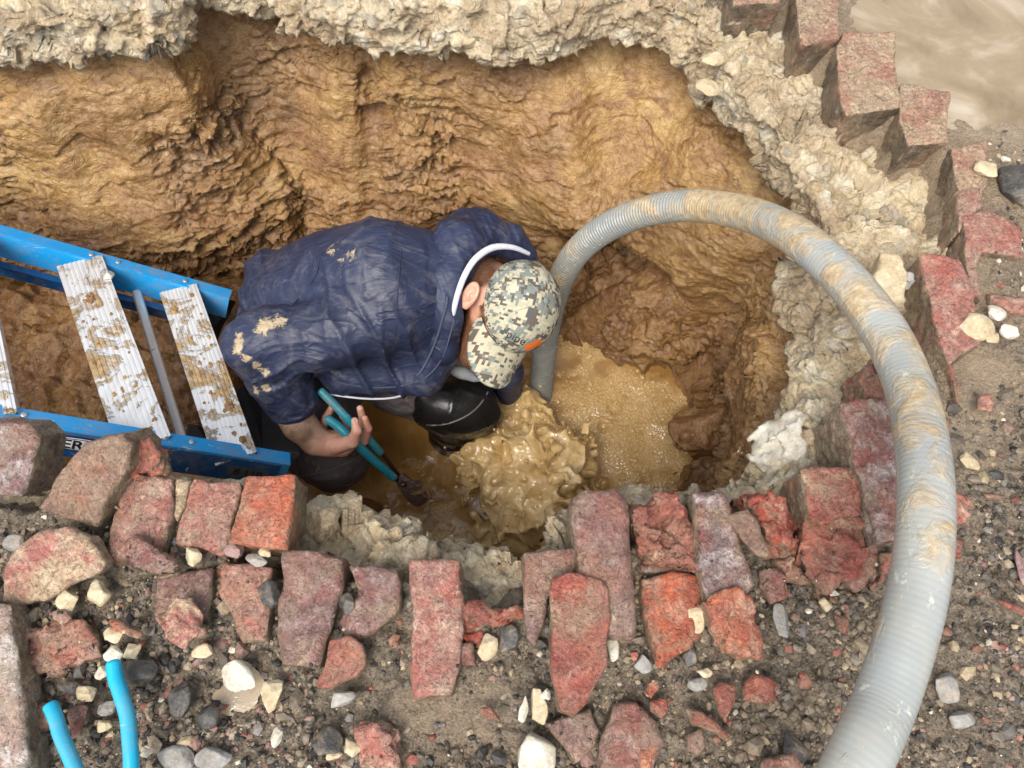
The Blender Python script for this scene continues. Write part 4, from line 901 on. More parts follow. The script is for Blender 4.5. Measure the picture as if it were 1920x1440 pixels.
# ------------------------------------------------------------------ hose
def attr_f(me, name, val):
    a = me.attributes.new(name, 'FLOAT', 'POINT'); a.data.foreach_set('value', np.asarray(val, np.float32))
def coords_of(me):
    a = np.empty(len(me.vertices)*3, np.float32); me.vertices.foreach_get('co', a); return a.reshape(-1, 3).astype(float)
def build_hose():
    K = [(1013,775,2.66),(1014,740,2.57),(1018,690,2.47),(1026,620,2.33),(1042,550,2.22),(1068,492,2.12),(1105,450,2.03),(1155,418,1.95),(1225,393,1.86),(1310,386,1.76),(1400,401,1.62),(1480,436,1.49),(1552,492,1.40),(1615,560,1.33),
         (1668,640,1.27),(1706,730,1.20),(1728,830,1.12),(1736,930,1.06),(1732,1030,1.02),(1716,1130,.99),(1690,1225,.97),(1657,1320,.95),(1622,1400,.92),(1580,1490,.90),(1540,1600,.88),(1500,1750,.85),(1470,1950,.83)]
    pts = np.array([PD(*k) for k in K]); pts[0] = pts[1]+np.array([0, 0, -.12])
    path = resample(catmull(pts, 900), 2600); L = np.r_[0, np.cumsum(np.linalg.norm(np.diff(path, axis=0), axis=1))]
    pitch = .0088; ph = L/pitch*2*math.pi
    nseg = 56; rad = np.full(len(path), .0365)
    V, F = tube(path, rad, nseg, cap_ends=False); n = len(path)
    # spiral corrugation, deep inside the bend in the pit and nearly smooth outside
    C = np.repeat(path, nseg, 0); dirn = V-C; dirn /= np.linalg.norm(dirn, axis=1)[:, None]
    a = np.tile(np.arange(nseg)/nseg*2*math.pi, n); amp = np.interp(L, [0, .9, 1.5, 9], [.0013, .0011, .00012, .00004])
    V = V+dirn*(np.repeat(amp, nseg)*np.cos(np.repeat(ph, nseg)+a))[:, None]
    me = mesh_np('hose', V, F); Lr = np.repeat(L, nseg)
    up = dirn[:, 2]*.5+dirn[:, 0]*-.15
    den = np.interp(Lr, [0, .35, .6, .85, 1.05, 1.35, 1.6, 1.85, 2.1, 2.5], [-.55, -.5, .05, -.10, .30, .50, .15, .02, -.25, -.5])
    fr = fbm(V, 3.5, 2, seed=4)*.5; attr_f(me, 'mud', den+fr+np.where(up > .2, .12, -.02)+.50)
    attr_f(me, 'pale', np.interp(Lr, [0, .5, 1.0, 1.4, 9], [0, .15, .45, .8, 1.0])*(.75+.5*fbm(V, 9, 3, seed=8)))
    o = obj('suction_hose', me, HOSE, label='thick grey corrugated suction hose smeared with mud, looping from the pit out over the bricks', cat='hose')
HOSE = mat_hose(); build_hose()

# ------------------------------------------------------------------ ladder
BLUE = mat_paint('blue_fibreglass', (.008, .30, .68), .30, .35); BLUED = mat_paint('dark_blue_fibreglass', (.006, .085, .24), .34, .3)  # darker blue: far lower band, and painted shade on the near web
ALU = mat_alu(); RUBBER = mat_plain('black_rubber', (.012, .012, .013), .5); STEEL = mat_plain('rivet_steel', (.5, .5, .5), .3, .8)
def new_empty(name, loc, label, cat, group=None):
    o = bpy.data.objects.new(name, None); COL.objects.link(o); o.location = loc; o.empty_display_size = .05; tag(o, label, cat, group); return o
def part(name, me, mat, parent, label=None):
    recenter(me, parent_loc(parent)); o = obj(name, me, mat, parent, label=label); return o
def parent_loc(p):
    c = np.array(p.location[:])
    while p.parent is not None: p = p.parent; c = c+np.array(p.location[:])
    return c
def text_mesh(txt, size, ext=.0004, bold=.0):
    cu = bpy.data.curves.new('lettering', 'FONT'); cu.body = txt; cu.size = size; cu.extrude = ext; cu.offset = bold; cu.align_x = 'CENTER'; cu.align_y = 'CENTER'; cu.resolution_u = 4
    t = bpy.data.objects.new('tmp', cu); COL.objects.link(t); dg = bpy.context.evaluated_depsgraph_get()
    me = bpy.data.meshes.new_from_object(t.evaluated_get(dg)); bpy.data.objects.remove(t); return me
def place_mesh(me, o, X, Y, Z):
    V = coords_of(me); W = np.asarray(o)+V[:, :1]*X+V[:, 1:2]*Y+V[:, 2:3]*Z; me.vertices.foreach_set('co', W.astype(np.float32).ravel()); me.update(); return me
LF0, LF1 = PD(0, 440, 2.0), PD(430, 560, 2.16)      # far rail, top edge
LN0, LN1 = PD(0, 786, 1.60), PD(545, 872, 1.90)     # near rail, top edge
def lerp(a, b, t): return a+(b-a)*t
def build_ladder():
    Ld = nrm((LF1-LF0)+(LN1-LN0)); Wd = nrm(lerp(LF0, LF1, .5)-lerp(LN0, LN1, .5)); G = nrm(np.cross(Ld, Wd))
    if G[2] > 0: G = -G
    G = nrm(G-Ld*(G@Ld)); lad = new_empty('ladder', lerp(LN0, LF1, .5), 'blue fibreglass stepladder with muddy aluminium treads leaning into the left of the pit', 'ladder')
    def rail(a, b, side, web, mat, nm, fl=.036, label=None):
        d = nrm(b-a); L = np.linalg.norm(b-a)+1.1; a0 = a-d*1.1; Wp = nrm(Wd-d*(Wd@d)); g = nrm(np.cross(d, Wp)); g = g if g[2] < 0 else -g
        me = boxes_mesh(nm, [(a0, d*L, g*web, Wp*.004), (a0+Wp*.0041*(1 if side > 0 else -9)+(Wp*0 if side > 0 else Wp*0), d*L, g*.0045, Wp*fl), (a0+g*(web-.0045)+Wp*.0041*(1 if side > 0 else -9), d*L, g*.0045, Wp*fl)], .0012, 2)
        return part(nm, me, mat, lad, label), d, g, Wp
    rn, dn, gn, wn = rail(LN0, LN1, 1, .088, [BLUE], 'side_rail')
    # added darker sheet: shade on the near rail's outer web, put into colour
    a = LN0-dn*1.1-wn*.0022+gn*.006; part('web_shade_plate', boxes_mesh('f', [(a, dn*(np.linalg.norm(LN1-LN0)+1.08), gn*.080, wn*.002)], .0004), BLUED, rn)
    rf, df, gf, wf = rail(LF0, LF1, 1, .075, [BLUE], 'side_rail')
    part('lower_band', boxes_mesh('f', [(LF0-df*1.1-wf*.012+gf*.080, df*(np.linalg.norm(LF1-LF0)+1.0), gf*.048, wf*.004), (LF0-df*1.1-wf*.030+gf*.080, df*(np.linalg.norm(LF1-LF0)+1.0), gf*.004, wf*.018)], .0008), BLUED, rf)
    def rails_at(un, uf):
        tn = un/545; tf = uf/430; return LN0+(LN1-LN0)*tn, LF0+(LF1-LF0)*tf
    for un, uf, wd in ((-18, -80, .108), (252, 141, .112), (432, 328, .098)):
        pn, pf = rails_at(un, uf); pn = pn+gn*.012; pf = pf+gf*.010
        ax = pf-pn; Ln = np.linalg.norm(ax); ax = ax/Ln; T = nrm(Ld-ax*(Ld@ax)); T = nrm(T+BV*-.0); c = nrm(np.cross(T, ax)); c = c if c[2] > 0 else -c
        # turn the tread so its walking face looks up at the rim
        ang = math.radians(-22); T = nrm(T*math.cos(ang)+c*math.sin(ang)*-1); c = nrm(np.cross(T, ax)); c = c if c[2] > 0 else -c
        prof = [(-wd/2, -.032), (-wd/2, 0)]
        for k in range(9):
            x0 = -wd/2+.004+k*(wd-.008)/9; s = (wd-.008)/9; prof += [(x0+s*.15, .0), (x0+s*.25, .0016), (x0+s*.75, .0016), (x0+s*.85, 0)]
        prof += [(wd/2, 0), (wd/2, -.034), (wd/2-.003, -.034), (wd/2-.003, -.004), (-wd/2+.003, -.004), (-wd/2+.003, -.032)]
        ns = 160; prof = np.array(prof); m = len(prof); ts = np.linspace(.004, Ln-.004, ns)
        V = (pn[None, None]+ts[:, None, None]*ax+prof[None, :, :1]*T+prof[None, :, 1:]*c)
        # mud lies on it in clods
        q = V.reshape(-1, 3); F = gridF(m, ns, True).reshape(-1, 4); V2 = V.transpose(1, 0, 2).reshape(-1, 3)
        me = mesh_np('step', V2, F, smooth=False); attr_f(me, 'mud', np.full(len(V2), .45)+.5*fbm(V2, 7, 2, seed=int(un)+9))
        me.attributes.active_index = 0; st = part('step', me, ALU, lad)
        Rr = np.random.default_rng(int(un)+99); VV, FF, k0 = [], [], 0
        for _ in range(34):
            t = Rr.uniform(.05, .95)*Ln; s = Rr.uniform(-.4, .4)*wd; r = Rr.uniform(.002, .0055)*(2.2 if Rr.random() > .88 else 1); cc = pn+ax*t+T*s+c*.001
            def f(p): return ell(p, cc, np.array([ax, T, c]), (r*1.5, r, r*.4))+fbm(p, 160, 3, seed=_)*r*.5
            v, fq = surfnet(f, cc-r*2.2, cc+r*2.2, r/4, 12); VV.append(v); FF.append(fq+k0); k0 += len(v)
        o_ = part('mud_clods', mesh_np('mud_clods', np.vstack(VV), np.vstack(FF)), MUD, st); o_['kind'] = 'stuff'
    pn, pf = rails_at(352, 252); pn = pn+gn*.07; pf = pf+gf*.07
    v, f = tube(np.array([pn, lerp(pn, pf, .3), lerp(pn, pf, .7), pf]), .0125, 8); me = mesh_mixed('brace', v, f, False); attr_f(me, 'mud', np.full(len(v), .12)); part('cross_brace', me, ALU, lad)
    for (x, y) in ((195, 545),):
        p0, p1 = PD(178, 558, 2.06), PD(208, 512, 2.03); v, f = tube(np.array([p0, p1]), .010, 8); me = mesh_mixed('brace', v, f, False); attr_f(me, 'mud', np.full(len(v), -.3)); part('corner_brace', me, ALU, lad)
    for t0, (p0, d, g, w_) in [(t, (LN0, dn, gn, wn)) for t in (35, 285, 337, 462)]+[(t, (LF0, df, gf, wf)) for t in (158, 208, 338)]:
        tt = t0/545 if p0 is LN0 else t0/430; c = (LN0+(LN1-LN0)*tt if p0 is LN0 else LF0+(LF1-LF0)*tt)+w_*.022-g*.001
        R_ = frame_xyz(-g); v, f = surfnet(lambda p: ell(p, c, R_, (.007, .007, .0032)), c-.01, c+.01, .0009, 12); part('rivet', mesh_np('rivet', v, f), STEEL, rn if p0 is LN0 else rf)
    # feet
    def plate(pts, D, th, nm, mat, par, bev=.003):
        W = np.array([PD(a, b, dd) for (a, b), dd in zip(pts, D)]); n = nrm(np.cross(W[1]-W[0], W[2]-W[0])); n = n if n@BV > 0 else -n
        bm = bmesh.new(); A = [bm.verts.new(p) for p in W]; Bv = [bm.verts.new(p-n*th) for p in W]; k = len(W)
        bm.faces.new(A); bm.faces.new(Bv[::-1])
        for i in range(k): bm.faces.new([A[i], Bv[i], Bv[(i+1) % k], A[(i+1) % k]])
        bmesh.ops.recalc_face_normals(bm, faces=bm.faces); bmesh.ops.bevel(bm, geom=list(bm.edges), offset=bev, segments=2, affect='EDGES')
        me = bpy.data.meshes.new(nm); bm.to_mesh(me); bm.free(); return part(nm, me, mat, par)
    plate([(350, 548), (432, 562), (405, 612), (388, 660), (372, 610)], [2.2]*5, .05, 'foot', RUBBER, lad)
    plate([(438, 738), (470, 770), (545, 872), (470, 862)], [2.12, 2.12, 1.98, 1.98], .04, 'foot', RUBBER, lad)
    plate([(345, 655), (362, 650), (455, 800), (440, 830)], [2.22]*4, .02, 'spreader', RUBBER, lad)
    plate([(350, 795), (372, 800), (400, 842), (350, 836)], [2.16]*4, .02, 'spreader', RUBBER, lad)
    # labels on the shaded web plate
    wo = -wn; o = lerp(LN0, LN1, 140/545)+gn*.038+wo*.0030; Y = -gn; X = dn
    navy = mat_plain('navy_print', (.01, .012, .07), .4, bump=.0001); silver = mat_plain('silver_print', (.62, .64, .66), .4, bump=.0001); blk = mat_plain('black_print', (.01, .01, .012), .4, bump=.0001)
    def oval(rx, ry, dz, nm, mat, par, power=2.0):
        a = np.linspace(0, 2*math.pi, 65)[:-1]; s = lambda v: np.sign(v)*np.abs(v)**(2/power)
        V = np.array([o+X*rx*s(math.cos(t))+Y*ry*s(math.sin(t))+wo*(dz+h) for h in (0, .0004) for t in a]); V = np.vstack([V, o+wo*(dz+.0004)])
        F = [(i, (i+1) % 64, 64+(i+1) % 64, 64+i) for i in range(64)]+[(64+i, 64+(i+1) % 64, 128) for i in range(64)]
        me = bpy.data.meshes.new(nm); me.from_pydata([tuple(v) for v in V], [], F); return part(nm, me, mat, par)
    s1 = oval(.110, .024, 0, 'maker_label', navy, rn, 5); oval(.098, .0195, .0006, 'label_oval', silver, s1); oval(.094, .0172, .0012, 'label_oval', navy, s1) ; oval(.091, .0155, .0018, 'label_oval', silver, s1)
    t = text_mesh('WERNER', .040, .0003, .0008); part('lettering', place_mesh(t, o+wo*.0029-Y*.002, X, Y, wo), blk, s1)
    o = lerp(LN0, LN1, 465/545)+gn*.050+wo*.0030; s2 = oval(.050, .020, 0, 'warning_label', mat_plain('worn_label', (.07, .085, .09), .5), rn, 8)
    t = text_mesh('8 110', .030, .0003, .0004); part('lettering', place_mesh(t, o+wo*.0012, X, Y, wo), blk, s2)
build_ladder()

# ------------------------------------------------------------------ the man
JACKET = mat_jacket(); SKIN = mat_skin(); CAMO = mat_camo()
LINING = mat_cloth('white_lining', (.56, .57, .62), .85, .05); TROUSER = mat_cloth('grey_work_trousers', (.085, .072, .076), .75, .55)
BOOTM = mat_plain('wet_black_rubber', (.010, .009, .009), .22, bump=.0015, bs=40); CORD = mat_cloth('navy_cord', (.05, .06, .10), .8, .2)
Hc = PD(968, 576, 1.92)
Cx = nrm(CV(.58, .04, .81)); Fx = CV(-.24, -.92, .1); Fx = nrm(Fx-Cx*(Fx@Cx)); Rx = np.cross(Fx, Cx)     # crown, forward, his right
HR = np.array([Rx, Fx, Cx])
man = new_empty('person', PD(640, 640, 2.5), 'man in navy hooded jacket and camouflage cap crouching in muddy water with cutters', 'person')
def arr(*k): return [PD(*a) for a in k]
def chain(p, pts, rs, k=.01):
    d = None
    for a, b, r1, r2 in zip(pts[:-1], pts[1:], rs[:-1], rs[1:]):
        e = cap(p, a, b, r1, r2); d = e if d is None else smin(d, e, k)
    return d
SH, EL, CU = PD(715, 600, 1.88), PD(497, 648, 1.89), PD(552, 752, 1.985)
def on_surf(fn, u, v, D0=1.6, lift=.0, D1=2.6):
    d = PD(u, v, 1.0)-CAMP; t = D0
    for _ in range(80):
        s = float(fn((CAMP+t*d)[None])[0]); t += max(s, .0004)*.8
        if s < .0006 or t > D1: break
    return CAMP+(t-lift)*d
def jacket_base(p):
    tor = chain(p, arr((535, 560, 2.14), (620, 550, 2.06), (730, 545, 1.965), (800, 532, 1.99)), (.125, .155, .168, .130), .05)
    tor = smin(tor, cap(p, PD(800, 532, 2.0), PD(865, 520, 2.04), .115, .07), .05)
    tor = smin(tor, cap(p, PD(600, 655, 2.03), PD(780, 640, 2.04), .085, .095), .05)       # hanging front
    tor = smin(tor, cap(p, PD(640, 705, 2.02), PD(788, 700, 2.03), .050, .052), .035)
    tor = smin(tor, cap(p, PD(800, 690, 2.04), PD(826, 655, 2.0), .035, .05), .03)
    arm = cap(p, SH, EL, .082, .088); arm = smin(arm, cap(p, EL, CU, .088, .066), .02)
    arm = smin(arm, cap(p, EL, PD(470, 650, 1.90), .07, .05), .02)
    d = smin(tor, arm, .022)
    la = cap(p, PD(850, 570, 2.10), PD(950, 700, 2.30), .070, .045); la = smin(la, cap(p, PD(950, 700, 2.30), PD(950, 735, 2.44), .045, .042), .02)
    d = smin(d, la, .03)
    hip = chain(p, arr((515, 530, 2.16), (500, 590, 2.2)), (.085, .085), .02); return smin(d, hip, .02)
def folds(p):
    # stretched ridges that follow the pull of the cloth
    ax = nrm(SH-EL); fa = nrm(CU-EL)
    q = p-SH; a = q@ax; side = np.cross(ax, BV); b = q@nrm(side)
    w1 = np.stack([a*9+b*2, b*3.2-a*1.2, (q@BV)*3], 1)
    rg = lambda n, k=3.0: (1-np.abs(n))**k
    g1 = rg(vn(w1*1.3, 3), 4)+.5*rg(vn(w1*2.4+5, 4), 4)
    d = (g1-.3)*.0070+fbm(p, 5, 2, seed=12)*.012
    e = p-EL; s = e@fa; near = np.exp(-(np.linalg.norm(e-fa*.06, axis=1)/.15)**2)
    w2 = np.stack([s*20+fbm(p, 8, 2, seed=5)*1.4, (e@np.cross(fa, BV))*5, (e@BV)*5], 1); d += near*(rg(vn(w2, 8))+.5*rg(vn(w2*2.1, 9))-.4)*.014
    hb = np.exp(-(np.linalg.norm(p-PD(505, 540, 2.1), axis=1)/.12)**2); w3 = np.stack([(p[:, 0])*34+(p[:, 1])*14, p[:, 1]*4, p[:, 2]*4], 1)
    d += hb*(rg(vn(w3, 6))-.3)*.016
    bk = np.exp(-(np.linalg.norm((p-PD(700, 680, 1.95)), axis=1)/.20)**2); w4 = np.stack([p[:, 0]*14+p[:, 1]*9, p[:, 0]*3, p[:, 1]*5], 1)
    d += bk*(rg(vn(w4, 14), 2.5)-.3)*.020
    d += fbm(p, 18, 2, .5, 2, ridge=True)*.0016
    return d
def jacket(p):
    d = jacket_base(p); m = np.abs(d) < .05; o = d.copy()
    if m.any(): o[m] = d[m]-folds(p[m])
    # cuff opening and open collar
    o = smax(o, -cap(p, CU+nrm(CU-EL)*.078, CU+nrm(CU-EL)*.20, .075, .09), .008)
    hole = cap(p, PD(915, 505, 1.92), PD(868, 660, 2.04), .075, .050); o = smax(o, -hole, .02); return o
JL, JH = PD(400, 800, 2.0), PD(1050, 350, 2.0); lo = np.minimum(JL, JH); hi = np.maximum(JL, JH); lo[2] = -1.2; hi[2] = -.25; lo[1] -= .1; hi[1] += .15
V, F = surfnet(jacket, lo, hi, .0045); me = mesh_np('jacket', V, F)
def mudspot(V, spots):
    a = np.full(len(V), -1.0)
    for (u, v, D), r, amp in spots:
        if D < 0: u, v, D = (lambda c: (u, v, float((c-CAMP)@DV)))(on_surf(jacket, u, v, 1.6))
        a = np.maximum(a, -1+(1+amp)*np.exp(-(np.linalg.norm(V-PD(u, v, D), axis=1)/r)**2))
    return a
me.transform(Matrix.Identity(4))
attr_f(me, 'mud', mudspot(V, [((495, 612, -1), .035, 1.1), ((525, 604, -1), .028, 1.1), ((448, 632, -1), .022, 1.2), ((447, 655, -1), .020, 1.3), ((462, 672, -1), .018, 1.3), ((480, 684, -1), .018, 1.3), ((498, 697, -1), .018, 1.2), ((500, 728, -1), .020, 1.2), ((480, 732, -1), .018, 1.1), ((650, 480, -1), .05, .45), ((620, 470, -1), .04, .4)]))
jk = part('jacket', me, JACKET, man)
# hood lying open round the neck
def hood(p):
    pts = arr((985, 478, 2.03), (955, 452, 2.0), (905, 438, 1.97), (862, 462, 1.93), (843, 520, 1.90), (838, 590, 1.91), (832, 650, 1.96), (815, 690, 2.02))
    d = chain(p, pts, (.030, .040, .052, .058, .050, .042, .034, .026), .02)
    d = smin(d, cap(p, PD(872, 428, 1.99), PD(905, 425, 2.02), .050, .045), .025)
    d = smin(d, cap(p, PD(850, 440, 1.94), PD(832, 560, 1.89), .040, .030), .03)
    d = d-fbm(np.stack([p[:, 0]*26+p[:, 1]*12, p[:, 1]*8, p[:, 2]*8], 1), 1, 3, .55, 4, ridge=True)*.0055-fbm(p, 30, 3, seed=9, ridge=True)*.002
    return smax(d, -cap(p, PD(925, 520, 1.86), PD(880, 640, 1.98), .070, .035), .01)
V, F = surfnet(hood, PD(790, 720, 2.0)-np.array([.03, .1, .3]), PD(1020, 380, 2.0)+np.array([.03, .15, .35]), .0042)
me = mesh_np('hood', V, F); attr_f(me, 'mud', np.full(len(V), -1.0)); hd = part('hood', me, JACKET, man)
lp = catmull(np.array(arr((992, 476, 1.95), (962, 464, 1.91), (925, 464, 1.88), (893, 484, 1.855), (872, 515, 1.845), (858, 552, 1.85), (849, 590, 1.87), (843, 620, 1.89))), 90)
v, f = tube(lp, np.interp(np.linspace(0, 1, 90), [0, .3, .8, 1], [.005, .0085, .007, .003]), 14); part('lining', mesh_mixed('lining', v, f), LINING, hd)
def strand(pts, r, nm, mat, par, n=60, **k):
    v, f = tube(catmull(np.array(pts), n), r, 10); return part(nm, mesh_mixed(nm, v, f), mat, par, **k)
jh = lambda p: np.minimum(jacket(p), hood(p))
strand([on_surf(jh, *k, lift=.004) for k in ((839, 556), (836, 575), (829, 600), (822, 625), (812, 652), (801, 676), (790, 695), (782, 704))], .0030, 'drawstring', CORD, hd)
strand([on_surf(jh, *k, lift=.001) for k in ((852, 600), (844, 628), (836, 655), (824, 680), (800, 706), (760, 722), (715, 727), (670, 724), (630, 716))], .0022, 'zip', CORD, jk, 120)
SEAM = mat_cloth('navy_seam', (.012, .016, .035), .7, 0)
for pp in (((752, 470), (748, 520), (744, 575), (742, 620), (738, 655)), ((738, 655), (712, 684), (680, 700), (650, 702)), ((742, 620), (775, 600), (806, 588)), ((600, 480), (590, 520), (560, 560), (520, 596))):
    strand([on_surf(jacket, *k, lift=.0004) for k in pp], .0016, 'seam', SEAM, jk, 80)
hem = [PD(*k) for k in ((606, 748, 2.03), (640, 754, 2.03), (680, 758, 2.03), (719, 760, 2.03), (750, 756, 2.04), (780, 744, 2.05), (806, 726, 2.05), (832, 698, 2.04))]
strand([on_surf(jh, a, b, lift=.0) if False else PD(a, b, D) for a, b, D in ((612, 738, 2.0), (650, 744, 2.0), (700, 748, 2.0), (745, 744, 2.01), (790, 726, 2.03), (822, 700, 2.02))], .0028, 'hem', LINING, jk)
strand([PD(462, 566, 2.12), PD(460, 580, 2.14), PD(464, 592, 2.15)], .008, 'shirt_edge', mat_cloth('red_cloth', (.5, .02, .02)), man)

# body: head with face, neck, right forearm and hand
EARC = PD(882, 552, 1.875)
def head(p):
    q = (p-Hc)@HR.T
    d = ell(p, Hc, HR, (.088, .108, .106))
    fc = Hc+Fx*.030-Cx*.065; d = smin(d, ell(p, fc, HR, (.058, .068, .075)), .02)
    jaw = cap(p, PD(908, 606, 1.955), PD(888, 664, 1.985), .052, .038); d = smin(d, jaw, .03)
    d = smin(d, cap(p, PD(880, 510, 2.02), PD(930, 552, 1.96), .066, .072), .025)
    d = smin(d, cap(p, PD(800, 530, 2.05), PD(880, 515, 2.03), .10, .07), .03)
    ns = Hc+Fx*.098-Cx*.055; d = smin(d, cap(p, ns+Cx*.03-Fx*.008, ns+Fx*.014, .007, .011), .012)
    for s in (-1, 1):
        e = Hc+Fx*.080+Rx*s*.032-Cx*.028; d = smax(d, -ell(p, e+Fx*.014, HR, (.016, .010, .010)), .008); d = np.minimum(d, np.linalg.norm(p-e, axis=1)-.012)
    mo = Hc+Fx*.094-Cx*.092; d = smax(d, -cap(p, mo-Rx*.02, mo+Rx*.02, .0035, .0035), .004)
    # ears: shell with rim, bowl and lobe
    for c, X, Y, Z in ((EARC, nrm(CV(.85, -.45, .3)), nrm(CV(.42, .88, .1)), None), (Hc-Rx*.080-Cx*.03, Fx, Cx, -Rx)):
        if Z is None: Z = np.cross(X, Y); Z = Z if Z@BV > 0 else -Z
        Re = np.array([X, Y, Z]); ea = ell(p, c, Re, (.0205, .034, .011)); ea = smax(ea, -ell(p, c+Z*.009+X*.002+Y*.003, Re, (.013, .021, .010)), .003)
        ea = np.minimum(ea, ell(p, c+X*.005-Y*.002, Re, (.006, .009, .008))); ea = smin(ea, ell(p, c-Y*.027+X*.002, Re, (.010, .012, .008)), .006); d = smin(d, ea, .006)
    return d
HX = lambda *k: PD(*k)
def hand(p):
    d = chain(p, arr((538, 762, 1.97), (562, 796, 1.99), (592, 826, 2.01), (618, 834, 2.02)), (.044, .043, .037, .030), .012)
    palm = chain(p, arr((612, 834, 2.02), (640, 834, 2.025), (660, 826, 2.03)), (.029, .030, .024), .01); d = smin(d, palm, .012)
    d = smin(d, cap(p, PD(608, 820, 2.03), PD(650, 818, 2.045), .018, .018), .010)
    fing = [(((655, 836, 2.035), (683, 826, 2.03), (690, 803, 1.995), (684, 785, 1.972)), (.0130, .0115, .0105, .0088)),
            (((650, 826, 2.045), (679, 814, 2.045), (681, 788, 2.005), (675, 766, 1.975)), (.0130, .0115, .0105, .0085)),
            (((636, 820, 2.05), (655, 804, 2.055), (649, 788, 2.03), (642, 780, 1.995)), (.0125, .0110, .0100, .0082)),
            (((606, 818, 2.04), (604, 802, 2.045), (612, 782, 2.035), (622, 764, 2.01)), (.0130, .0115, .0105, .0085))]
    for pts, rs in fing: d = smin(d, chain(p, arr(*pts), rs, .004), .0045)
    th = chain(p, arr((630, 836, 2.0), (660, 828, 1.975), (669, 808, 1.95), (665, 789, 1.948)), (.022, .0165, .0118, .0092), .006); d = smin(d, th, .007)
    nail = PD(667, 788, 1.938); return smax(d, -(np.linalg.norm(p-nail, axis=1)-.0055), .002)
V1, F1_ = surfnet(head, Hc-.27, Hc+.19, .0034)
V2, F2_ = surfnet(hand, PD(590, 800, 2.0)-.13, PD(610, 800, 2.0)+.14, .0019)
me = mesh_np('body', np.vstack([V1, V2]), np.vstack([F1_, F2_+len(V1)]))
VA = np.vstack([V1, V2]); px = lambda u, v, D, r: np.exp(-(np.linalg.norm(VA-PD(u, v, D), axis=1)/r)**4)
inkf = np.clip(1.2*np.exp(-(np.linalg.norm(VA-PD(556, 800, 1.98), axis=1)/.072)**4), 0, 1); inkf[:len(V1)] = 0
def ps(u, v, r):
    c = on_surf(head, u, v); return np.exp(-(np.linalg.norm(VA-c, axis=1)/r)**4)
hr = np.clip(ps(900, 500, .055)+ps(868, 615, .03)+ps(875, 590, .02)+ps(905, 575, .016)+ps(862, 660, .03)+ps(925, 480, .05)+ps(908, 520, .03)+ps(905, 600, .018)+ps(878, 610, .022)+ps(872, 635, .022)+ps(874, 660, .026)+ps(884, 685, .028)+ps(862, 640, .03), 0, 1)
eard = np.linalg.norm((VA-EARC), axis=1); hr = np.where(eard < .038, 0, hr); hr[len(V1):] = 0
attr_f(me, 'ink', inkf); attr_f(me, 'hair', hr); part('body', me, SKIN, man)

# cap
CR = (.099, .117, .106); CC = Hc+Cx*.014
def capdome(p):
    q = (p-CC)@HR.T
    d = ell(p, CC, HR, CR); d = d-.0022*np.clip(fbm(p, 22, 3, seed=5), -1, 1)
    cut = -(q[:, 2]+.012+.10*np.clip(-q[:, 1], -.2, .2)*.2); d = smax(d, cut, .003)
    ph = np.arctan2(q[:, 0], q[:, 1]); seam = np.abs(np.sin(ph*3+.0)); r = np.hypot(q[:, 0], q[:, 1]); return d+.0012*np.exp(-(seam*r/.004)**2)
V, F = surfnet(capdome, Hc-.14, Hc+.15, .0022); me = mesh_np('cap', V, F); q = (V-CC)@HR.T
th = np.arccos(np.clip(q[:, 2]/np.linalg.norm(q, axis=1), -1, 1)); ph = np.arctan2(q[:, 0], q[:, 1]); uv = np.stack([th*np.cos(ph)*.1, th*np.sin(ph)*.1, th*0+.003], 1)
def vattr(me, nm, A):
    a = me.attributes.new(nm, 'FLOAT_VECTOR', 'POINT'); a.data.foreach_set('vector', np.asarray(A, np.float32).ravel())
vattr(me, 'capuv', uv); cp = part('cap', me, CAMO, man)
# brim
s = np.linspace(-1, 1, 41); t = np.linspace(0, 1, 25); rows = []
for a in s:
    phi = a*math.radians(62); e = np.array([math.sin(phi)*CR[0]*.97, math.cos(phi)*CR[1]*.97])
    ln = .092*max(0, 1-abs(a)**2.6)**.55
    for b in t:
        x, y = e[0]*(1+b*ln*1.2), e[1]+b*ln; z = -.014-b*ln*.42-.16*((x/.099)**2)*.12*(1+b*1.8); rows.append((x, y, z))
rows = np.array(rows); up_ = np.array([0, 0, .0028]); VB = np.vstack([rows+up_, rows]); FB = gridF(41, 25); nB = len(rows)
edge = []
idx = lambda i, j: i*25+j
for i in range(40): edge += [(idx(i, 24), idx(i+1, 24), idx(i+1, 24)+nB, idx(i, 24)+nB), (idx(i+1, 0), idx(i, 0), idx(i, 0)+nB, idx(i+1, 0)+nB)]
FB = np.vstack([FB[:, ::-1], FB+nB, np.array(edge)]); W_ = VB@HR+CC; me = mesh_np('brim', W_, FB); vattr(me, 'capuv', np.stack([VB[:, 0]+.3, VB[:, 1]+.1, VB[:, 0]*0+.003], 1)); part('brim', me, CAMO, cp)
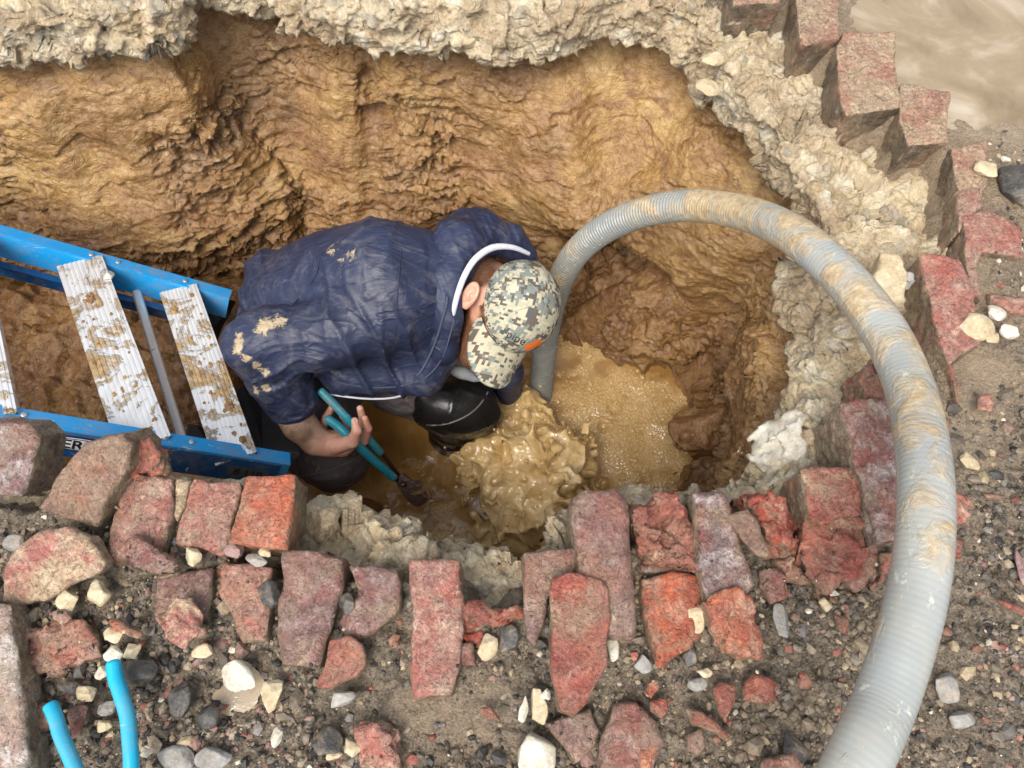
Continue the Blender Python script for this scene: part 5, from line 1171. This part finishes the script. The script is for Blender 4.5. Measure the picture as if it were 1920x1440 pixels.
# stitching, button, lettering and flag on the cap
THREAD = mat_cloth('khaki_thread', (.30, .28, .21), .8, 0)
for k in range(6):
    a0 = k*math.pi/3; pts = []
    for b in np.linspace(.05, 1.42, 24):
        u = np.array([math.sin(a0)*math.sin(b)*CR[0], math.cos(a0)*math.sin(b)*CR[1], math.cos(b)*CR[2]])*1.012; pts.append(CC+u@HR)
    strand(pts, .0007, 'stitching', THREAD, cp, 50)
bt = CC+Cx*(CR[2]+.001); v, f = surfnet(lambda p: ell(p, bt, HR, (.008, .008, .004)), bt-.012, bt+.012, .0012, 12); me = mesh_np('button', v, f); vattr(me, 'capuv', v*0+.01); part('button', me, CAMO, cp)
def wrap_px(me, u0, v0, ang, sc, lift=.0012):
    V = coords_of(me); ca, sa = math.cos(math.radians(ang)), math.sin(math.radians(ang)); out = []
    for x, y, z in V: out.append(on_surf(capdome, u0+sc*(x*ca+y*sa), v0+sc*(x*sa-y*ca), 1.6, lift+(.0006 if z > 0 else 0)))
    me.vertices.foreach_set('co', np.array(out, np.float32).ravel()); me.update(); return me
me = wrap_px(text_mesh('pipe', 1.0, .01), 968, 634, 27, 23); part('lettering', me, mat_plain('dark_thread', (.03, .025, .025), .7), cp)
gx = np.linspace(-.5, .5, 9); V = np.array([(a, b, .01) for a in gx for b in gx]); me = mesh_np('flag', V, gridF(9, 9)); Vc = V*np.array([34, 11, 1]); me.vertices.foreach_set('co', Vc.astype(np.float32).ravel())
me = wrap_px(me, 1000, 647, -24, 1.0, .0014); part('orange_flag', me, mat_plain('orange_patch', (.75, .16, .02), .6), cp)

# trousers and boots
def trousers(p):
    d = chain(p, arr((560, 620, 2.2), (590, 740, 2.22), (625, 848, 2.20)), (.115, .105, .098), .04)
    d = smin(d, cap(p, PD(622, 850, 2.20), PD(566, 838, 2.26), .092, .062), .03)
    d = smin(d, cap(p, PD(572, 845, 2.26), PD(545, 780, 2.5), .06, .055), .03)
    d = smin(d, cap(p, PD(625, 850, 2.22), PD(600, 850, 2.56), .085, .07), .04)
    lt = chain(p, arr((620, 620, 2.25), (760, 715, 2.26), (835, 745, 2.29)), (.11, .095, .080), .03); d = smin(d, lt, .03)
    return d-fbm(np.stack([p[:, 0]*10+p[:, 2]*8, p[:, 1]*12, p[:, 2]*16], 1), 1, 4, .55, 3, ridge=True)*.010-fbm(p, 30, 3, seed=4, ridge=True)*.003
lo = PD(600, 940, 2.3)-np.array([.2, .02, .5]); hi = PD(860, 560, 2.3)+np.array([.1, .1, .35]); lo[2] = -1.22
V, F = surfnet(trousers, lo, hi, .0055); tr = part('trousers', mesh_np('trousers', V, F), TROUSER, man)
trs = lambda p: trousers(p)
strand([on_surf(trs, *k, lift=.001, D1=2.9) for k in ((560, 893), (585, 890), (615, 882), (645, 870), (672, 856), (688, 846))], .0018, 'seam', mat_cloth('seam_thread', (.12, .11, .12)), tr, 80)
strand([on_surf(trs, *k, lift=.001, D1=2.9) for k in ((533, 812), (545, 835), (556, 862), (560, 888))], .0025, 'seam', mat_cloth('seam_thread_dark', (.06, .055, .06)), tr, 80)
X_ = nrm(CV(.93, -.30, -.2)); Y_ = nrm(CV(.30, .92, .2)); Y_ = nrm(Y_-X_*(X_@Y_)); Z_ = np.cross(X_, Y_)
BC = PD(852, 757, 2.26)
def boot(p):
    d = ell(p, BC, np.array([X_, Y_, Z_]), (.150, .098, .115)); d = smin(d, cap(p, BC-Z_*.03, BC+np.array([-.02, 0, -.32]), .095, .08), .04)
    d = smax(d, -cap(p, PD(915, 700, 2.05), PD(940, 745, 2.1), .02, .03), .02)
    return d-fbm(p, 7, 3, seed=5)*.014-(1-np.abs(vn(p*np.array([9, 16, 16]), 7)))**4*.006
lo = BC-.22; hi = BC+.2; lo[2] = -1.22; V, F = surfnet(boot, lo, hi, .005); bo = part('boot', mesh_np('boot', V, F), BOOTM, man)
strand([on_surf(boot, *k, lift=.0015, D1=2.9) for k in ((775, 792), (800, 797), (831, 796), (858, 788), (882, 775), (901, 757), (915, 735))], .0025, 'boot_seam', mat_plain('worn_rubber', (.16, .14, .12), .4), bo)
v, f = surfnet(lambda p: ell(p, PD(870, 700, 2.10), np.array([X_, Y_, Z_]), (.050, .017, .02))-fbm(p, 40, 3, seed=3)*.004, PD(870, 700, 2.1)-.08, PD(870, 700, 2.1)+.08, .003); part('knee_pad_edge', mesh_np('k', v, f), mat_cloth('grey_cloth', (.22, .23, .24)), bo)

# ------------------------------------------------------------------ cutters in his hand
TEAL = mat_paint('teal_grip', (.004, .26, .34), .25, .6); RUST = mat_plain('wet_rusty_steel', (.045, .018, .010), .25, .3, .003, 60)
def tool(loc, label): return new_empty('cutters', loc, label, 'cutters')
ct = tool(PD(744, 893, 2.2), 'long-handled cutters with teal grips and rusty jaws held by the man over the water')
def grip(pts, r, par, mat=TEAL, nm='grip', n=60):
    pts = catmull(np.array(pts), n); tt = np.linspace(0, 1, n); rr = r*np.minimum(1, np.sqrt(np.clip(1-(1-np.clip(tt/.05, 0, 1))**2, .02, 1))*np.sqrt(np.clip(1-(1-np.clip((1-tt)/.03, 0, 1))**2, .05, 1)))
    v, f = tube(pts, rr, 20); return part(nm, mesh_mixed(nm, v, f), mat, par)
h1 = [PD(598, 730, 1.975), PD(630, 762, 1.985), PD(662, 796, 2.0), PD(692, 824, 2.05), PD(714, 850, 2.11)]
h2 = [PD(610, 783, 1.985), PD(632, 798, 1.99), PD(660, 824, 2.0), PD(700, 862, 2.07), PD(741, 898, 2.14)]
grip(h1, .0112, ct); grip(h2, .0120, ct)
def prism_px(pts, D, th, nm, mat, par, bev=.002):
    W = np.array([PD(a, b, D) for a, b in pts]); bm = bmesh.new(); A = [bm.verts.new(p) for p in W]; Bv = [bm.verts.new(p-BV*th) for p in W]; k = len(W)
    bm.faces.new(A); bm.faces.new(Bv[::-1])
    for i in range(k): bm.faces.new([A[i], Bv[i], Bv[(i+1) % k], A[(i+1) % k]])
    bmesh.ops.recalc_face_normals(bm, faces=bm.faces); bmesh.ops.bevel(bm, geom=list(bm.edges), offset=bev, segments=2, affect='EDGES')
    me = bpy.data.meshes.new(nm); bm.to_mesh(me); bm.free(); return part(nm, me, mat, par)
grip([PD(712, 846, 2.11), PD(726, 862, 2.13), PD(742, 884, 2.16), PD(752, 898, 2.18)], .0062, ct, RUST, 'shank'); grip([PD(738, 894, 2.14), PD(750, 904, 2.17), PD(758, 912, 2.18)], .008, ct, RUST, 'shank')
prism_px([(742,895),(755,888),(773,901),(790,903),(794,909),(784,921),(770,926),(758,922),(748,908)], 2.15, .016, 'jaw', RUST, ct)
prism_px([(746,902),(760,918),(772,930),(781,929),(798,921),(803,933),(800,941),(786,951),(774,948),(756,930),(744,910)], 2.172, .016, 'jaw', RUST, ct)
c0 = PD(756, 908, 2.145); v, f = surfnet(lambda p: ell(p, c0, np.eye(3), (.009, .009, .006)), c0-.012, c0+.012, .0012, 12); part('pivot_bolt', mesh_np('b', v, f), RUST, ct)

# second tool, only its grips in the picture
ct2 = tool(P(190, 1700, 0.02), 'blue-gripped tool lying on black crumbs at the lower left, only its two grips in view')
CYAN = mat_paint('cyan_grip', (.003, .40, .62), .22, .25)
grip([P(212, 1237, .045), P(216, 1268, .045), P(226, 1300, .046), P(238, 1340, .047), P(243, 1385, .048), P(246, 1430, .048), P(244, 1500, .045), P(225, 1620, .035)], .0112, ct2, CYAN, n=260)
grip([P(92, 1318, .040), P(104, 1345, .041), P(114, 1378, .041), P(132, 1420, .042), P(152, 1470, .041), P(178, 1560, .036), P(200, 1640, .034)], .0110, ct2, CYAN, n=260)
prism = [P(a, b, .04) for a, b in ((195, 1610), (235, 1610), (226, 1760), (214, 1840), (205, 1760))]
bm = bmesh.new(); A = [bm.verts.new(p) for p in prism]; Bv = [bm.verts.new(p-np.array([0, 0, .02])) for p in prism]; bm.faces.new(A); bm.faces.new(Bv[::-1])
for i in range(5): bm.faces.new([A[i], Bv[i], Bv[(i+1) % 5], A[(i+1) % 5]])
bmesh.ops.recalc_face_normals(bm, faces=bm.faces); me = bpy.data.meshes.new('jaw'); bm.to_mesh(me); bm.free(); part('jaw', me, RUST, ct2)

# ------------------------------------------------------------------ churned water and foam
def build_splash():
    R = np.random.default_rng(12); base = PD(985, 880, 2.5)
    blobs = [((985,880,2.36),.115),((930,850,2.36),.085),((1040,850,2.36),.085),((960,930,2.33),.085),((1005,960,2.31),.085),((900,880,2.42),.060),((1070,880,2.42),.065),((1010,815,2.42),.070),
             ((950,790,2.45),.055),((985,760,2.48),.045),((880,850,2.46),.045),((1020,905,2.28),.070),((935,900,2.30),.060),((980,850,2.27),.060),((1040,930,2.33),.075),((980,1000,2.36),.075),((1030,1000,2.36),.06),((930,1000,2.42),.05),((1000,790,2.44),.05),((1075,840,2.45),.05)]
    C = [(PD(*c), r) for c, r in blobs]
    fingers = []
    for _ in range(150):
        c, r = C[R.integers(len(C))]; d = nrm(R.normal(size=3)+BV*.9+np.array([0, 0, .4])); a = c+d*r*.7; b = c+d*(r+R.uniform(.010, .055))+R.normal(0, .012, 3); fingers.append((a, b, R.uniform(.006, .015), R.uniform(.002, .006)))
    cav = PD(1040, 862, 2.24)
    def f(p):
        w = p+.034*np.stack([fbm(p, 9, 3, seed=1), fbm(p, 9, 3, seed=2), fbm(p, 9, 3, seed=3)], 1)
        d = None
        for c, r in C:
            e = np.linalg.norm(w-c, axis=1)-r; d = e if d is None else smin(d, e, .022)
        for a, b, r1, r2 in fingers: d = smin(d, cap(w, a, b, r1, r2), .010)
        d = smax(d, -(np.linalg.norm((w-cav), axis=1)-.034), .02)
        m = np.abs(d) < .06
        if m.any():
            q = p[m]; qq = q+.02*np.stack([vn(q*16, 5), vn(q*16, 6), vn(q*16, 7)], 1); d[m] += -(1-np.abs(vn(qq*15, 9)))**2*.022-(1-np.abs(vn(qq*36, 10)))**3*.005-fbm(q, 10, 3, .5, 25)*.014+.010
        return d
    lo = np.minimum(PD(840, 1060, 2.5), PD(1130, 720, 2.5)); hi = np.maximum(PD(840, 1060, 2.1), PD(1130, 720, 2.3)); lo[2] = -1.16; hi[2] = -.6; lo[:2] -= .03; hi[:2] += .05
    V, F = surfnet(f, lo, hi, .0036)
    VV, FF, k0 = [V], [F], len(V)
    ph = bmesh.new(); bmesh.ops.create_icosphere(ph, subdivisions=2, radius=1); sv = np.array([v.co[:] for v in ph.verts]); sf = np.array([[v.index for v in q.verts] for q in ph.faces]); ph.free()
    sf4 = np.c_[sf, sf[:, :1]]
    drops = []
    for _ in range(420):
        c, r = C[R.integers(len(C))]; d = nrm(R.normal(size=3)+BV*.5); q = c+d*(r+abs(R.normal(0, .055))); s = R.uniform(.0012, .0042)*(1.6 if R.random() > .93 else 1)
        if q[2] > WATER_Z: drops.append((q, s))
    me = mesh_np('churned_water', V, F); obj('churned_water', me, SPLASH, label='boiling heap of muddy water welling up beside the man', kind='stuff')
    Vd = np.concatenate([sv*s*np.array([1, 1, 1+R.uniform(0, .8)])+q for q, s in drops]); Fd = np.concatenate([sf+i*len(sv) for i in range(len(drops))])
    obj('water_droplets', mesh_np('water_droplets', Vd, Fd), SPLASH, label='flying drops of muddy water round the churning heap', kind='stuff')
    # foam bubbles floating on the water
    n = 3200; x = R.uniform(-.35, .75, n*4); y = R.uniform(.3, 1.25, n*4); fo = foam_f(x, y)+fbm(np.stack([x, y, x*0], 1), 22, 2, .6, 31)*.5; k = (fo > .32); x, y = x[k][:n], y[k][:n]; n = len(x)
    s = R.uniform(.0016, .0036, n)*(1+(R.random(n) > .93)*1.3); z = ripples(x, y)
    bb = bmesh.new(); bmesh.ops.create_icosphere(bb, subdivisions=2, radius=1); bv = np.array([v.co[:] for v in bb.verts]); bf = np.array([[v.index for v in q.verts] for q in bb.faces]); bb.free()
    Vb = (bv[None]*np.stack([s, s, s*.8], 1)[:, None]+np.stack([x, y, z+s*.15], 1)[:, None]).reshape(-1, 3); Fb = (bf[None]+(np.arange(n)*len(bv))[:, None, None]).reshape(-1, 3)
    obj('foam', mesh_np('foam', Vb, Fb), FOAM, label='pale tan foam bubbles floating on the muddy water', kind='stuff')
SPLASH = mat_splash(); FOAM = mat_plain('foam_bubble', (.55, .38, .18), .04, bump=.0001); build_splash()
